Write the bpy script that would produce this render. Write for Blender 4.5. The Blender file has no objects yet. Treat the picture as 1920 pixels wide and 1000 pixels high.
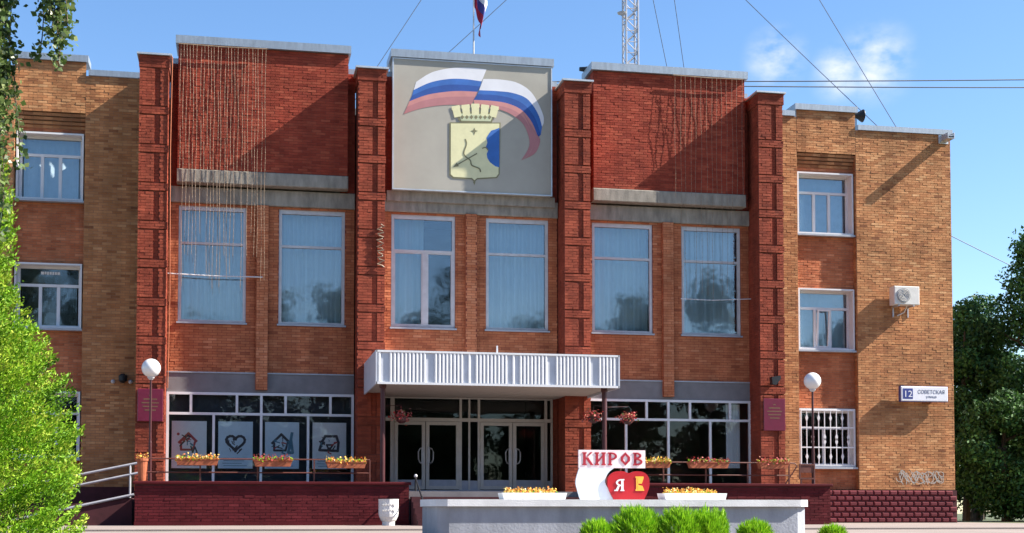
import bpy, math, random
import numpy as np
from mathutils import Vector
random.seed(7); RNG = np.random.default_rng(11)
sc = bpy.context.scene
COL = sc.collection

# ------------------------------------------------------------------ camera, sky, sun, exposure
# Building frame: x along the facade (0 = axis of the entrance), y into the building, z = 0 at eye level.
cam_d = bpy.data.cameras.new('camera'); cam = bpy.data.objects.new('camera', cam_d); COL.objects.link(cam)
cam_d.sensor_width = 36.0; cam_d.lens = 48.75; cam_d.shift_y = 0.1772; cam_d.clip_end = 3000
cam.location = (-6.68, -39.0, 0.0)
cam.rotation_euler = (math.pi/2 + math.radians(2.658), 0, -math.radians(11.204))
sc.camera = cam

SUN_DIR = Vector((5.0, -1.0, 4.1)).normalized()
world = bpy.data.worlds.new('World'); sc.world = world; world.use_nodes = True
nt = world.node_tree; nt.nodes.clear()
N = nt.nodes.new; L = nt.links.new
sky = N('ShaderNodeTexSky'); sky.sky_type = 'NISHITA'; sky.sun_disc = False
sky.sun_elevation = math.asin(SUN_DIR.z); sky.sun_rotation = math.atan2(SUN_DIR.x, SUN_DIR.y)
sky.air_density = 1.0; sky.dust_density = 0.35; sky.ozone_density = 2.5; sky.altitude = 200
hsv = N('ShaderNodeHueSaturation'); hsv.inputs['Hue'].default_value = .503; hsv.inputs['Saturation'].default_value = 1.15; hsv.inputs['Value'].default_value = 1.0
L(sky.outputs[0], hsv.inputs['Color'])
# small fair-weather clouds low in the sky
tc = N('ShaderNodeTexCoord')
cn = N('ShaderNodeTexNoise'); cn.inputs['Scale'].default_value = 26; cn.inputs['Detail'].default_value = 7; cn.inputs['Roughness'].default_value = 0.55
mp = N('ShaderNodeMapping'); mp.inputs['Scale'].default_value = (1, 1, 1.8); L(tc.outputs['Generated'], mp.inputs[0]); L(mp.outputs[0], cn.inputs['Vector'])
def cloud(dirv, rad):
    d = N('ShaderNodeVectorMath'); d.operation = 'DISTANCE'; L(tc.outputs['Generated'], d.inputs[0]); d.inputs[1].default_value = Vector(dirv).normalized()
    m = N('ShaderNodeMapRange'); m.interpolation_type = 'SMOOTHSTEP'; m.inputs['From Min'].default_value = rad; m.inputs['From Max'].default_value = 0; L(d.outputs['Value'], m.inputs[0])
    return m.outputs[0]
def mth(op, a, b):
    n = N('ShaderNodeMath'); n.operation = op
    for i, v in enumerate((a, b)):
        if isinstance(v, (int, float)): n.inputs[i].default_value = v
        else: L(v, n.inputs[i])
    return n.outputs[0]
cl = None
for dv, r in (((17.86, 43.9, 15.42), .027), ((22.0, 44.9, 15.9), .034), ((20.5, 44.5, 15.3), .026), ((-60, 40, 30), .10), ((60, 10, 35), .10)):
    c = cloud(dv, r); cl = c if cl is None else mth('MAXIMUM', cl, c)
nz = N('ShaderNodeMapRange'); nz.inputs['From Min'].default_value = .38; nz.inputs['From Max'].default_value = .66; L(cn.outputs['Fac'], nz.inputs[0])
cf = mth('MULTIPLY', mth('MULTIPLY', cl, nz.outputs[0]), .95)
cmix = N('ShaderNodeMix'); cmix.data_type = 'RGBA'; L(cf, cmix.inputs['Factor']); L(hsv.outputs[0], cmix.inputs['A']); cmix.inputs['B'].default_value = (4.9, 5.0, 5.2, 1)
bg = N('ShaderNodeBackground'); bg.inputs['Strength'].default_value = 0.08; L(cmix.outputs['Result'], bg.inputs['Color'])
out = N('ShaderNodeOutputWorld'); L(bg.outputs[0], out.inputs['Surface'])

sun_d = bpy.data.lights.new('sun', 'SUN'); sun_d.energy = 5.0; sun_d.angle = math.radians(0.5); sun_d.color = (1.0, 0.93, 0.82)
sun = bpy.data.objects.new('sun', sun_d); COL.objects.link(sun); sun.rotation_euler = SUN_DIR.to_track_quat('Z', 'Y').to_euler()
sc.view_settings.view_transform = 'Standard'; sc.view_settings.look = 'None'; sc.view_settings.gamma = 1.0
sc.view_settings.exposure = 1.55
sc.cycles.use_denoising = True
sc.cycles.max_bounces = 6; sc.cycles.transparent_max_bounces = 12; sc.cycles.caustics_reflective = False; sc.cycles.caustics_refractive = False

# ------------------------------------------------------------------ materials
def new_mat(name):
    m = bpy.data.materials.new(name); m.use_nodes = True; return m, m.node_tree, m.node_tree.nodes['Principled BSDF']
def mat(name, col, rough=.7, metal=0., var=.15, scale=6., bump=.0, bscale=60., spec=.4, detail=5, stretch=None):
    m, t, b = new_mat(name)
    n = t.nodes.new('ShaderNodeTexNoise'); n.inputs['Scale'].default_value = scale; n.inputs['Detail'].default_value = detail; n.inputs['Roughness'].default_value = .6
    g = t.nodes.new('ShaderNodeNewGeometry')
    if stretch:
        mpn = t.nodes.new('ShaderNodeMapping'); mpn.inputs['Scale'].default_value = stretch; t.links.new(g.outputs['Position'], mpn.inputs[0]); t.links.new(mpn.outputs[0], n.inputs['Vector'])
    else: t.links.new(g.outputs['Position'], n.inputs['Vector'])
    r = t.nodes.new('ShaderNodeValToRGB')
    r.color_ramp.elements[0].position = .3; r.color_ramp.elements[1].position = .7
    r.color_ramp.elements[0].color = (*[c*(1-var) for c in col], 1); r.color_ramp.elements[1].color = (*[min(1, c*(1+var)) for c in col], 1)
    t.links.new(n.outputs['Fac'], r.inputs[0]); t.links.new(r.outputs[0], b.inputs['Base Color'])
    b.inputs['Roughness'].default_value = rough; b.inputs['Metallic'].default_value = metal; b.inputs['Specular IOR Level'].default_value = spec
    if bump:
        n2 = t.nodes.new('ShaderNodeTexNoise'); n2.inputs['Scale'].default_value = bscale; n2.inputs['Detail'].default_value = 4; t.links.new(g.outputs['Position'], n2.inputs['Vector'])
        bp = t.nodes.new('ShaderNodeBump'); bp.inputs['Strength'].default_value = bump; bp.inputs['Distance'].default_value = .02
        t.links.new(n2.outputs['Fac'], bp.inputs['Height']); t.links.new(bp.outputs[0], b.inputs['Normal'])
    return m
def tint_mat(name, cols, rough=.85, var=.25, vscale=1.2, bump=.4, bscale=45., spec=.25, trans=0.):
    """colour per piece from the 'tint' face attribute, plus weathering in patches"""
    m, t, b = new_mat(name)
    a = t.nodes.new('ShaderNodeAttribute'); a.attribute_name = 'tint'
    r = t.nodes.new('ShaderNodeValToRGB'); cr = r.color_ramp
    while len(cr.elements) < len(cols): cr.elements.new(.5)
    for i, c in enumerate(cols): cr.elements[i].position = i/(len(cols)-1); cr.elements[i].color = (*c, 1)
    t.links.new(a.outputs['Fac'], r.inputs[0])
    g = t.nodes.new('ShaderNodeNewGeometry')
    n = t.nodes.new('ShaderNodeTexNoise'); n.inputs['Scale'].default_value = vscale; n.inputs['Detail'].default_value = 6; n.inputs['Roughness'].default_value = .65; t.links.new(g.outputs['Position'], n.inputs['Vector'])
    mr = t.nodes.new('ShaderNodeMapRange'); mr.inputs['From Min'].default_value = .3; mr.inputs['From Max'].default_value = .7; mr.inputs['To Min'].default_value = 1-var; mr.inputs['To Max'].default_value = 1+var; t.links.new(n.outputs['Fac'], mr.inputs[0])
    h = t.nodes.new('ShaderNodeHueSaturation'); t.links.new(r.outputs[0], h.inputs['Color'])
    ms = t.nodes.new('ShaderNodeMapping'); ms.inputs['Scale'].default_value = (2.6, 2.6, .22); t.links.new(g.outputs['Position'], ms.inputs[0])
    n3 = t.nodes.new('ShaderNodeTexNoise'); n3.inputs['Scale'].default_value = 1.0; n3.inputs['Detail'].default_value = 5; t.links.new(ms.outputs[0], n3.inputs['Vector'])
    m3 = t.nodes.new('ShaderNodeMapRange'); m3.inputs['From Min'].default_value = .35; m3.inputs['From Max'].default_value = .65; m3.inputs['To Min'].default_value = 1-var*.55; m3.inputs['To Max'].default_value = 1+var*.35; t.links.new(n3.outputs['Fac'], m3.inputs[0])
    mm = t.nodes.new('ShaderNodeMath'); mm.operation = 'MULTIPLY'; t.links.new(mr.outputs[0], mm.inputs[0]); t.links.new(m3.outputs[0], mm.inputs[1]); t.links.new(mm.outputs[0], h.inputs['Value'])
    t.links.new(h.outputs[0], b.inputs['Base Color']); b.inputs['Roughness'].default_value = rough; b.inputs['Specular IOR Level'].default_value = spec
    if bump:
        n2 = t.nodes.new('ShaderNodeTexNoise'); n2.inputs['Scale'].default_value = bscale; n2.inputs['Detail'].default_value = 3; t.links.new(g.outputs['Position'], n2.inputs['Vector'])
        bp = t.nodes.new('ShaderNodeBump'); bp.inputs['Strength'].default_value = bump; bp.inputs['Distance'].default_value = .012
        t.links.new(n2.outputs['Fac'], bp.inputs['Height']); t.links.new(bp.outputs[0], b.inputs['Normal'])
    if trans:
        tr = t.nodes.new('ShaderNodeBsdfTranslucent'); mx = t.nodes.new('ShaderNodeMixShader'); mx.inputs[0].default_value = trans
        t.links.new(h.outputs[0], tr.inputs['Color']); t.links.new(b.outputs[0], mx.inputs[1]); t.links.new(tr.outputs[0], mx.inputs[2])
        t.links.new(mx.outputs[0], t.nodes['Material Output'].inputs['Surface'])
    return m
def glass_mat(name, refl=.30, tint=(.82, .88, .9), wav=.02, rough=.05, ior=1.5):
    m = bpy.data.materials.new(name); m.use_nodes = True; t = m.node_tree; t.nodes.clear()
    o = t.nodes.new('ShaderNodeOutputMaterial'); tr = t.nodes.new('ShaderNodeBsdfTransparent'); tr.inputs[0].default_value = (*tint, 1)
    gl = t.nodes.new('ShaderNodeBsdfGlossy'); gl.inputs['Roughness'].default_value = rough; gl.inputs['Color'].default_value = (.92, .95, 1, 1)
    mx = t.nodes.new('ShaderNodeMixShader'); lw = t.nodes.new('ShaderNodeFresnel'); lw.inputs['IOR'].default_value = ior
    ad = t.nodes.new('ShaderNodeMath'); ad.operation = 'ADD'; ad.use_clamp = True; ad.inputs[1].default_value = refl; t.links.new(lw.outputs[0], ad.inputs[0])
    g = t.nodes.new('ShaderNodeNewGeometry'); n = t.nodes.new('ShaderNodeTexNoise'); n.inputs['Scale'].default_value = 1.6; n.inputs['Detail'].default_value = 2; t.links.new(g.outputs['Position'], n.inputs['Vector'])
    bp = t.nodes.new('ShaderNodeBump'); bp.inputs['Strength'].default_value = 1.0; bp.inputs['Distance'].default_value = wav; t.links.new(n.outputs['Fac'], bp.inputs['Height']); t.links.new(bp.outputs[0], gl.inputs['Normal'])
    t.links.new(ad.outputs[0], mx.inputs[0]); t.links.new(tr.outputs[0], mx.inputs[1]); t.links.new(gl.outputs[0], mx.inputs[2]); t.links.new(mx.outputs[0], o.inputs[0])
    return m

MAT = dict(
    ochre=tint_mat('ochre_brick', [(0.2356, 0.0909, 0.04087), (0.3928, 0.1657, 0.06811), (0.4826, 0.2299, 0.0999), (0.5724, 0.3101, 0.1476)], var=.28, vscale=.9),
    orange=tint_mat('orange_brick', [(0.2633, 0.07495, 0.03519), (0.3949, 0.1199, 0.05279), (0.4547, 0.1549, 0.07038), (0.5265, 0.2099, 0.1055)], var=.26),
    red=tint_mat('red_brick', [(0.2082, 0.03088, 0.01676), (0.2626, 0.04087, 0.02179), (0.2988, 0.05267, 0.02765), (0.3441, 0.07265, 0.03855)], var=.24, vscale=.8),
    pier=tint_mat('pier_brick', [(0.1984, 0.03732, 0.01948), (0.2394, 0.04666, 0.02365), (0.2804, 0.06065, 0.0313)], var=.32, vscale=1.7),
    maroon=tint_mat('maroon_tile', [(0.07225, 0.00765, 0.01105), (0.08925, 0.0102, 0.0136), (0.1062, 0.0136, 0.01785)], var=.2, rough=.75, bump=.15, spec=.15),
    block=tint_mat('maroon_block', [(0.088, 0.0144, 0.0192), (0.12, 0.0224, 0.0288), (0.144, 0.0288, 0.036)], var=.12, rough=.45, bump=.2),
    mortar=mat('mortar', (0.2651, 0.1634, 0.1049), .95, var=.25, scale=5, bump=.3),
    mortar_red=mat('red_mortar', (0.1848, 0.0462, 0.0304), .95, var=.25, scale=5),
    mortar_dark=mat('dark_mortar', (.06, .014, .018), .9, var=.2),
    concrete=mat('concrete', (0.2574, 0.2301, 0.195), .9, var=.3, scale=2.5, bump=.3, bscale=30, stretch=(2.5, 2.5, .7)),
    stucco=mat('grey_stucco', (0.1785, 0.17, 0.1742), .9, var=.16, scale=2.2, bump=.2),
    panelp=mat('panel_paint', (0.3627, 0.3431, 0.298), .75, var=.06, scale=1.2, spec=.3),
    galv=mat('galvanised_sheet', (0.34, 0.374, 0.408), .45, .6, var=.15, scale=4, stretch=(3, 3, .5)),
    galvb=mat('bright_sheet', (0.528, 0.544, 0.56), .4, .5, var=.12, scale=4),
    white=mat('white_frame', (0.6512, 0.6512, 0.6688), .45, var=.05, scale=3),
    greyw=mat('aged_white_frame', (0.493, 0.4845, 0.5015), .5, var=.12, scale=4),
    doorw=mat('grey_door_frame', (0.493, 0.4675, 0.4505), .5, var=.08, scale=5),
    doorp=mat('grey_kick_panel', (.36, .37, .44), .5, var=.1, scale=5),
    sill=mat('sheet_sill', (.36, .38, .42), .5, .3, var=.1),
    glass=glass_mat('window_glass', .085, (.86, .92, .94), .003),
    glass_g=glass_mat('ground_floor_glass', .0, (.97, .98, .985), .002, .012, 1.36),
    glass_d=glass_mat('door_glass', .0, (.78, .84, .82), .003, .02, 1.36),
    curtain=mat('curtain_cloth', (0.7016, 0.742, 0.7595), .95, var=.1, scale=3, stretch=(4, 4, .2)),
    blind=mat('window_blind', (0.575, 0.65, 0.725), .9, var=.08),
    room=mat('room_wall', (.10, .095, .085), .95, var=.3, scale=1),
    board=mat('dark_display_board', (.014, .017, .026), .6, var=.2),
    slat=mat('white_metal_slat', (0.68, 0.6885, 0.714), .4, var=.05, scale=3),
    slatd=mat('canopy_sheet', (0.51, 0.5355, 0.595), .5, var=.08, scale=3),
    soffit=mat('soffit_board', (0.4347, 0.3726, 0.326), .8, var=.08),
    darksteel=mat('dark_red_steel', (.055, .012, .014), .45, var=.2),
    iron=mat('brown_iron', (.11, .035, .025), .5, var=.25),
    black=mat('black_metal', (.012, .013, .016), .45, var=.2),
    steel=mat('grey_pipe', (0.435, 0.4275, 0.45), .4, .3, var=.1),
    globe=mat('opal_globe', (0.731, 0.731, 0.7395), .25, var=.02, spec=.5),
    plaque=mat('maroon_plaque', (.13, .008, .03), .35, var=.1, spec=.5),
    gilt=mat('gilt_lettering', (0.18, 0.099, 0.054), .4, .3, var=.1),
    signw=mat('sign_white', (.74, .74, .80), .35, var=.03),
    signb=mat('sign_blue', (.035, .05, .22), .4, var=.05),
    ink=mat('sign_ink', (.10, .11, .17), .5, var=.05),
    acw=mat('unit_casing', (.62, .60, .57), .5, var=.06),
    acg=mat('unit_grille', (.33, .33, .33), .5, var=.15, scale=30),
    planter=mat('planter_render', (0.2805, 0.297, 0.3382), .85, var=.26, scale=2.2, stretch=(1, 1, .35), bump=.25, bscale=25),
    planterrim=mat('planter_rim', (0.6604, 0.6604, 0.6783), .75, var=.12, scale=3, bump=.2),
    urn=mat('white_cast_urn', (0.64, 0.624, 0.616), .7, var=.06, scale=9),
    soil=mat('soil', (.05, .035, .025), .95, var=.3),
    paving=mat('pink_paving', (0.2471, 0.2022, 0.1797), .9, var=.14, scale=1.2, bump=.2),
    ground=mat('trodden_grass', (.07, .085, .035), .95, var=.4, scale=.6),
    terracotta=mat('orange_box', (0.32, 0.088, 0.036), .7, var=.2, scale=8),
    tray=mat('white_tray', (0.68, 0.6715, 0.646), .6, var=.06),
    boardw=mat('letter_board', (.82, .66, .67), .5, var=.04),
    signbody=mat('pale_board', (.68, .72, .77), .5, var=.04),
    letter=mat('crimson_letter', (.36, .018, .035), .5, var=.08),
    heart=mat('red_heart', (0.414, 0.0108, 0.018), .4, var=.15, scale=3),
    yellow=mat('yellow_sign_paint', (.78, .42, .05), .5, var=.06),
    pwhite=mat('paint_white', (.66, .66, .70), .6, var=.05, scale=2),
    pblue=mat('paint_blue', (.035, .13, .42), .6, var=.14, scale=2.5),
    pblued=mat('paint_dark_blue', (.02, .075, .30), .6, var=.14, scale=2.5),
    pred=mat('paint_faded_red', (.50, .22, .21), .6, var=.1, scale=2),
    predd=mat('paint_dull_red', (.40, .17, .18), .6, var=.1, scale=2),
    pcream=mat('paint_cream', (.66, .63, .38), .6, var=.05),
    pgreen=mat('paint_pale_green', (.50, .54, .35), .6, var=.06),
    polive=mat('paint_olive', (.19, .18, .10), .6, var=.1),
    flagred=mat('flag_red', (.42, .02, .05), .8, var=.1), flagblue=mat('flag_blue', (.06, .06, .25), .8, var=.1), flagwhite=mat('flag_white', (.75, .7, .74), .8, var=.05),
    poster=mat('poster_paper', (.66, .78, .88), .6, var=.05), posterg=mat('poster_grey_paper', (.82, .83, .85), .6, var=.05),
    pink=mat('print_dark', (.06, .05, .06), .6), pcrim=mat('print_red', (.45, .07, .07), .6), pteal=mat('print_teal', (.10, .22, .30), .6),
    wire=mat('cable', (.09, .11, .15), .6, var=.1), wirew=mat('white_cable', (.6, .6, .62), .6, var=.1),
    string=mat('fairy_light_string', (0.2232, 0.155, 0.1054), .5, var=.2, scale=9),
    chalk=mat('graffiti_paint', (0.372, 0.342, 0.306), .9, var=.15, scale=14),
    bark=mat('bark', (.09, .07, .05), .95, var=.3, scale=8, bump=.5), birch=mat('birch_bark', (.55, .53, .50), .8, var=.4, scale=9, stretch=(1, 1, 5)),
    leaf_t=tint_mat('arborvitae_leaf', [(0.04436, 0.1037, 0.006178), (0.1182, 0.2767, 0.01236), (0.2366, 0.4151, 0.02059), (0.3746, 0.4381, 0.05148)], rough=.6, var=.3, vscale=2.2, bump=0, trans=.25),
    leaf_b=tint_mat('birch_leaf', [(0.03421, 0.05865, 0.01759), (0.06842, 0.1173, 0.02932), (0.1271, 0.1857, 0.04888), (0.2541, 0.2932, 0.1271)], rough=.4, var=.2, bump=0, spec=.5, trans=.3),
    leaf_d=tint_mat('dark_tree_leaf', [(0.01875, 0.05115, 0.01456), (0.0375, 0.09765, 0.02366), (0.06562, 0.1628, 0.03276), (0.1125, 0.2441, 0.0546)], rough=.6, var=.3, vscale=.5, bump=0, trans=.15),
    leaf_w=tint_mat('wood_leaf', [(.010, .022, .008), (.02, .042, .013), (.035, .07, .018), (.06, .105, .03)], rough=.6, var=.3, vscale=.5, bump=0, trans=.15),
    leaf_k=tint_mat('bright_shrub_leaf', [(0.06885, 0.1708, 0.006885), (0.1514, 0.3548, 0.01147), (0.2754, 0.5255, 0.01607), (0.4406, 0.6569, 0.03442)], rough=.6, var=.2, vscale=4, bump=0, trans=.3),
    petal=tint_mat('flower_petal', [(.55, .12, .03), (.70, .32, .05), (.80, .55, .12), (.85, .75, .45)], rough=.7, var=.1, bump=0, trans=.2),
    petalr=tint_mat('red_petal', [(.30, .03, .03), (.42, .05, .05), (.55, .18, .16), (.12, .16, .05)], rough=.7, var=.1, bump=0, trans=.2),
)

# ------------------------------------------------------------------ mesh helpers
W = {}
def wpos(o): return W.get(o.name, Vector((0, 0, 0))) if o else Vector((0, 0, 0))
class MB:
    def __init__(s): s.v = []; s.f = []; s.t = []
    def add(s, vs, fs, t=.5):
        b = len(s.v); s.v += [tuple(p) for p in vs]; s.f += [tuple(i+b for i in f) for f in fs]; s.t += [t]*len(fs); return s
    def box(s, x0, x1, y0, y1, z0, z1, t=.5):
        return s.add([(x0, y0, z0), (x1, y0, z0), (x1, y1, z0), (x0, y1, z0), (x0, y0, z1), (x1, y0, z1), (x1, y1, z1), (x0, y1, z1)],
                     [(0, 3, 2, 1), (4, 5, 6, 7), (0, 1, 5, 4), (1, 2, 6, 5), (2, 3, 7, 6), (3, 0, 4, 7)], t)
    def cbox(s, x0, x1, y0, y1, z0, z1, c=.01):           # box with chamfered front (-y) edges
        return s.add([(x0, y1, z0), (x1, y1, z0), (x1, y1, z1), (x0, y1, z1), (x0, y0+c, z0), (x1, y0+c, z0), (x1, y0+c, z1), (x0, y0+c, z1),
                      (x0+c, y0, z0+c), (x1-c, y0, z0+c), (x1-c, y0, z1-c), (x0+c, y0, z1-c)],
                     [(0, 3, 2, 1), (0, 1, 5, 4), (1, 2, 6, 5), (2, 3, 7, 6), (3, 0, 4, 7), (4, 5, 9, 8), (5, 6, 10, 9), (6, 7, 11, 10), (7, 4, 8, 11), (8, 9, 10, 11)])
    def quad(s, a, b, c, d, t=.5): return s.add([a, b, c, d], [(0, 1, 2, 3)], t)
    def prism(s, poly, y0, y1):                            # polygon in x,z extruded along y
        n = len(poly)
        if sum(poly[i][0]*poly[(i+1) % n][1]-poly[(i+1) % n][0]*poly[i][1] for i in range(n)) < 0: poly = poly[::-1]
        return s.add([(x, y0, z) for x, z in poly]+[(x, y1, z) for x, z in poly],
                     [tuple(range(n)), tuple(range(2*n-1, n-1, -1))]+[((i+1) % n, i, n+i, n+(i+1) % n) for i in range(n)])
    def hprism(s, poly, z0, z1):                           # polygon in x,y extruded along z
        n = len(poly)
        return s.add([(x, y, z0) for x, y in poly]+[(x, y, z1) for x, y in poly],
                     [tuple(range(n-1, -1, -1)), tuple(range(n, 2*n))]+[(i, (i+1) % n, n+(i+1) % n, n+i) for i in range(n)])
    def tube(s, path, r, n=6, cap=True):
        path = [Vector(p) for p in path]; rs = r if isinstance(r, (list, tuple)) else [r]*len(path)
        vs = []; fs = []
        for i, p in enumerate(path):
            d = (path[min(i+1, len(path)-1)]-path[max(i-1, 0)]).normalized()
            a = d.cross(Vector((0, 0, 1)) if abs(d.z) < .9 else Vector((0, 1, 0))).normalized(); b = d.cross(a)
            for k in range(n):
                w = 2*math.pi*k/n; vs.append(p+(a*math.cos(w)+b*math.sin(w))*rs[i])
        for i in range(len(path)-1):
            for k in range(n): fs.append((i*n+k, i*n+(k+1) % n, (i+1)*n+(k+1) % n, (i+1)*n+k))
        if cap: fs += [tuple(range(n-1, -1, -1)), tuple(range((len(path)-1)*n, len(path)*n))]
        return s.add(vs, fs)
    def lathe(s, prof, c=(0, 0, 0), n=16, axis='z'):
        vs = []; fs = []
        for r, h in prof:
            for k in range(n):
                w = 2*math.pi*k/n; a, b = r*math.cos(w), r*math.sin(w)
                vs.append((c[0]+a, c[1]+b, c[2]+h) if axis == 'z' else ((c[0]+a, c[1]+h, c[2]+b) if axis == 'y' else (c[0]+h, c[1]+a, c[2]+b)))
        for i in range(len(prof)-1):
            for k in range(n): fs.append((i*n+k, i*n+(k+1) % n, (i+1)*n+(k+1) % n, (i+1)*n+k))
        fs += [tuple(range(n-1, -1, -1)), tuple(range((len(prof)-1)*n, len(prof)*n))]
        return s.add(vs, fs)
    def ball(s, c, r, n=20, m=12, sq=1.):
        return s.lathe([(max(.0005, r*math.sin(math.pi*i/m)), -r*sq*math.cos(math.pi*i/m)) for i in range(m+1)], c, n)
    def build(s, name, m, parent=None, smooth=False, kind=None, tint=False):
        me = bpy.data.meshes.new(name); V = np.array(s.v, dtype=float)
        o3 = Vector(((V[:, 0].min()+V[:, 0].max())/2, (V[:, 1].min()+V[:, 1].max())/2, V[:, 2].min()))
        me.from_pydata([tuple(p) for p in (V-np.array(o3))], [], s.f)
        if tint:
            a = me.attributes.new('tint', 'FLOAT', 'FACE'); a.data.foreach_set('value', np.array(s.t, dtype=np.float32))
        if smooth: me.polygons.foreach_set('use_smooth', [True]*len(me.polygons))
        me.materials.append(MAT[m] if isinstance(m, str) else m); me.update()
        return link(name, me, o3, parent, kind)
def link(name, me, o3, parent=None, kind=None):
    ob = bpy.data.objects.new(name, me); COL.objects.link(ob); o3 = Vector(o3)
    ob.location = o3-wpos(parent)
    if parent: ob.parent = parent
    W[ob.name] = o3
    if kind: ob['kind'] = kind
    return ob
def thing(name, label, cat, loc, group=None):
    o = link(name, None, loc); tag(o, label, cat, group); o.empty_display_size = .2; return o
def tag(o, label, cat, group=None):
    o['label'] = label; o['category'] = cat
    if group: o['group'] = group
    return o
def quads_object(name, V, T, m, parent=None, kind=None):   # V: (n,4,3) array of separate quads
    n = len(V); o3 = V.reshape(-1, 3).mean(0); me = bpy.data.meshes.new(name)
    me.vertices.add(4*n); me.vertices.foreach_set('co', (V.reshape(-1, 3)-o3).astype(np.float32).ravel())
    me.loops.add(4*n); me.loops.foreach_set('vertex_index', np.arange(4*n, dtype=np.int32))
    me.polygons.add(n); me.polygons.foreach_set('loop_start', np.arange(0, 4*n, 4, dtype=np.int32)); me.polygons.foreach_set('loop_total', np.full(n, 4, dtype=np.int32))
    a = me.attributes.new('tint', 'FLOAT', 'FACE'); a.data.foreach_set('value', np.asarray(T, dtype=np.float32))
    me.materials.append(MAT[m]); me.update(calc_edges=True)
    return link(name, me, o3, parent, kind)
def leaves(C, size, aspect=.6, up=0., rng=RNG, out=None):
    """leaf quads (pointed kites) at centres C; out = preferred facing directions"""
    n = len(C); a = rng.normal(size=(n, 3)); a[:, 2] += up; a /= np.linalg.norm(a, axis=1)[:, None]
    q = rng.normal(size=(n, 3))
    if out is not None: q = q*.6+out
    b = np.cross(a, q); b /= np.linalg.norm(b, axis=1)[:, None]+1e-9
    s = size*rng.uniform(.6, 1.25, n)[:, None]
    return np.stack([C-a*s*.5, C+b*s*aspect*.5-a*s*.08, C+a*s*.5, C-b*s*aspect*.5-a*s*.08], 1)

# ------------------------------------------------------------------ brick walls (real bricks proud of a mortar bed)
BRICK_W, BRICK_H, J = .26, .076, .010
def face_fn(axis, pos):
    if axis == 'front': return lambda u, z, d: (u, pos-d, z)
    if axis == 'left': return lambda u, z, d: (pos-d, u, z)
    return lambda u, z, d: (pos+d, u, z)
def in_iv(u0, u1, cuts):
    segs = [(u0, u1)]
    for a, b in cuts:
        ns = []
        for p, q in segs:
            if b <= p or a >= q: ns.append((p, q)); continue
            if a > p: ns.append((p, a))
            if b < q: ns.append((b, q))
        segs = ns
    return segs
def add_brick(mb, P, a, b, c, d, dep, t):
    k = [random.uniform(-.0035, .0035) for _ in range(4)]
    mb.add([P(a, c, 0), P(b, c, 0), P(b, d, 0), P(a, d, 0), P(a, c, dep+k[0]), P(b, c, dep+k[1]), P(b, d, dep+k[2]), P(a, d, dep+k[3])],
           [(4, 5, 6, 7), (0, 1, 5, 4), (1, 2, 6, 5), (2, 3, 7, 6), (3, 0, 4, 7)], t)
def bricks(mb, P, u0, u1, z0, z1, holes=(), dep=.009, mu=.5, sd=.17, skip=None, taken=None):
    rows = max(1, round((z1-z0)/BRICK_H)); h = (z1-z0)/rows
    for r in range(rows):
        za, zb = z0+r*h+J/2, z0+(r+1)*h-J/2; zc = (za+zb)/2
        cuts = [(a, b) for a, b, c, d in holes if c < zc < d]
        off = (BRICK_W/2 if r % 2 else 0)+random.uniform(-.012, .012)
        for p, q in in_iv(u0, u1, cuts):
            k = math.floor((p-off)/BRICK_W)
            while True:
                a = max(p, off+k*BRICK_W)+J/2; b = min(q, off+(k+1)*BRICK_W)-J/2
                if a > q-.02: break
                k += 1
                if b-a < .03: continue
                t = min(1, max(0, random.gauss(mu, sd))); dd = dep+random.uniform(-.003, .005)
                if skip and skip(a, b, zc): taken.append((a, b, za, zb, t)); continue
                add_brick(mb, P, a, b, za, zb, dd, t)
def wall(parent, axis, pos, u0, u1, z0, z1, brick, mortar, holes=(), reveal=.25, name='wall', mu=.5, sd=.17, skip=None, taken=None):
    P = face_fn(axis, pos); mb = MB()
    us = sorted({u0, u1, *[min(max(h[i], u0), u1) for h in holes for i in (0, 1)]}); zs = sorted({z0, z1, *[min(max(h[i], z0), z1) for h in holes for i in (2, 3)]})
    for i in range(len(us)-1):
        for j in range(len(zs)-1):
            uc, zc = (us[i]+us[i+1])/2, (zs[j]+zs[j+1])/2
            if any(a < uc < b and c < zc < d for a, b, c, d in holes): continue
            mb.quad(P(us[i], zs[j], 0), P(us[i+1], zs[j], 0), P(us[i+1], zs[j+1], 0), P(us[i], zs[j+1], 0))
    for a, b, c, d in holes:
        for (p, q) in (((a, c), (b, c)), ((b, c), (b, d)), ((b, d), (a, d)), ((a, d), (a, c))):
            mb.quad(P(*p, 0), P(*q, 0), P(*q, -reveal), P(*p, -reveal))
    w = mb.build(name, mortar, parent)
    bm = MB(); bricks(bm, P, u0, u1, z0, z1, holes, mu=mu, sd=sd, skip=skip, taken=taken)
    bm.build('brickwork', brick, w, kind='stuff', tint=True)
    return w

# ------------------------------------------------------------------ the setting
GZ = -0.33                                   # paving in front of the building
g = MB().quad((-900, -500, -1.6), (900, -500, -1.6), (900, 1500, -1.6), (-900, 1500, -1.6)).build('ground', 'ground'); g['kind'] = 'structure'
pv = MB().box(-60, 15.92+.9, -11.4, 40, -1.59, GZ)
pv.box(-60, 60, -20.4, -11.44, -1.58, GZ-.035)
pv = pv.build('paving', 'paving'); pv['kind'] = 'structure'
side = MB().box(15.92+.9, 90, -11.4, 70, -1.585, GZ-.02).build('grass_verge', 'ground'); side['kind'] = 'structure'
kb = MB().box(-60, 60, -11.44, -11.40, -1.4, GZ-.09).build('drain_gap', 'black'); kb['kind'] = 'structure'
lp = MB()
for i in range(7): lp.box(-60, 60, -20.4-.35*(i+1), -20.4-.35*i-.002, -1.575+i*.0, GZ-.035-.15*(i+1))
lp = lp.build('steps_down', 'paving'); lp['kind'] = 'structure'

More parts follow.
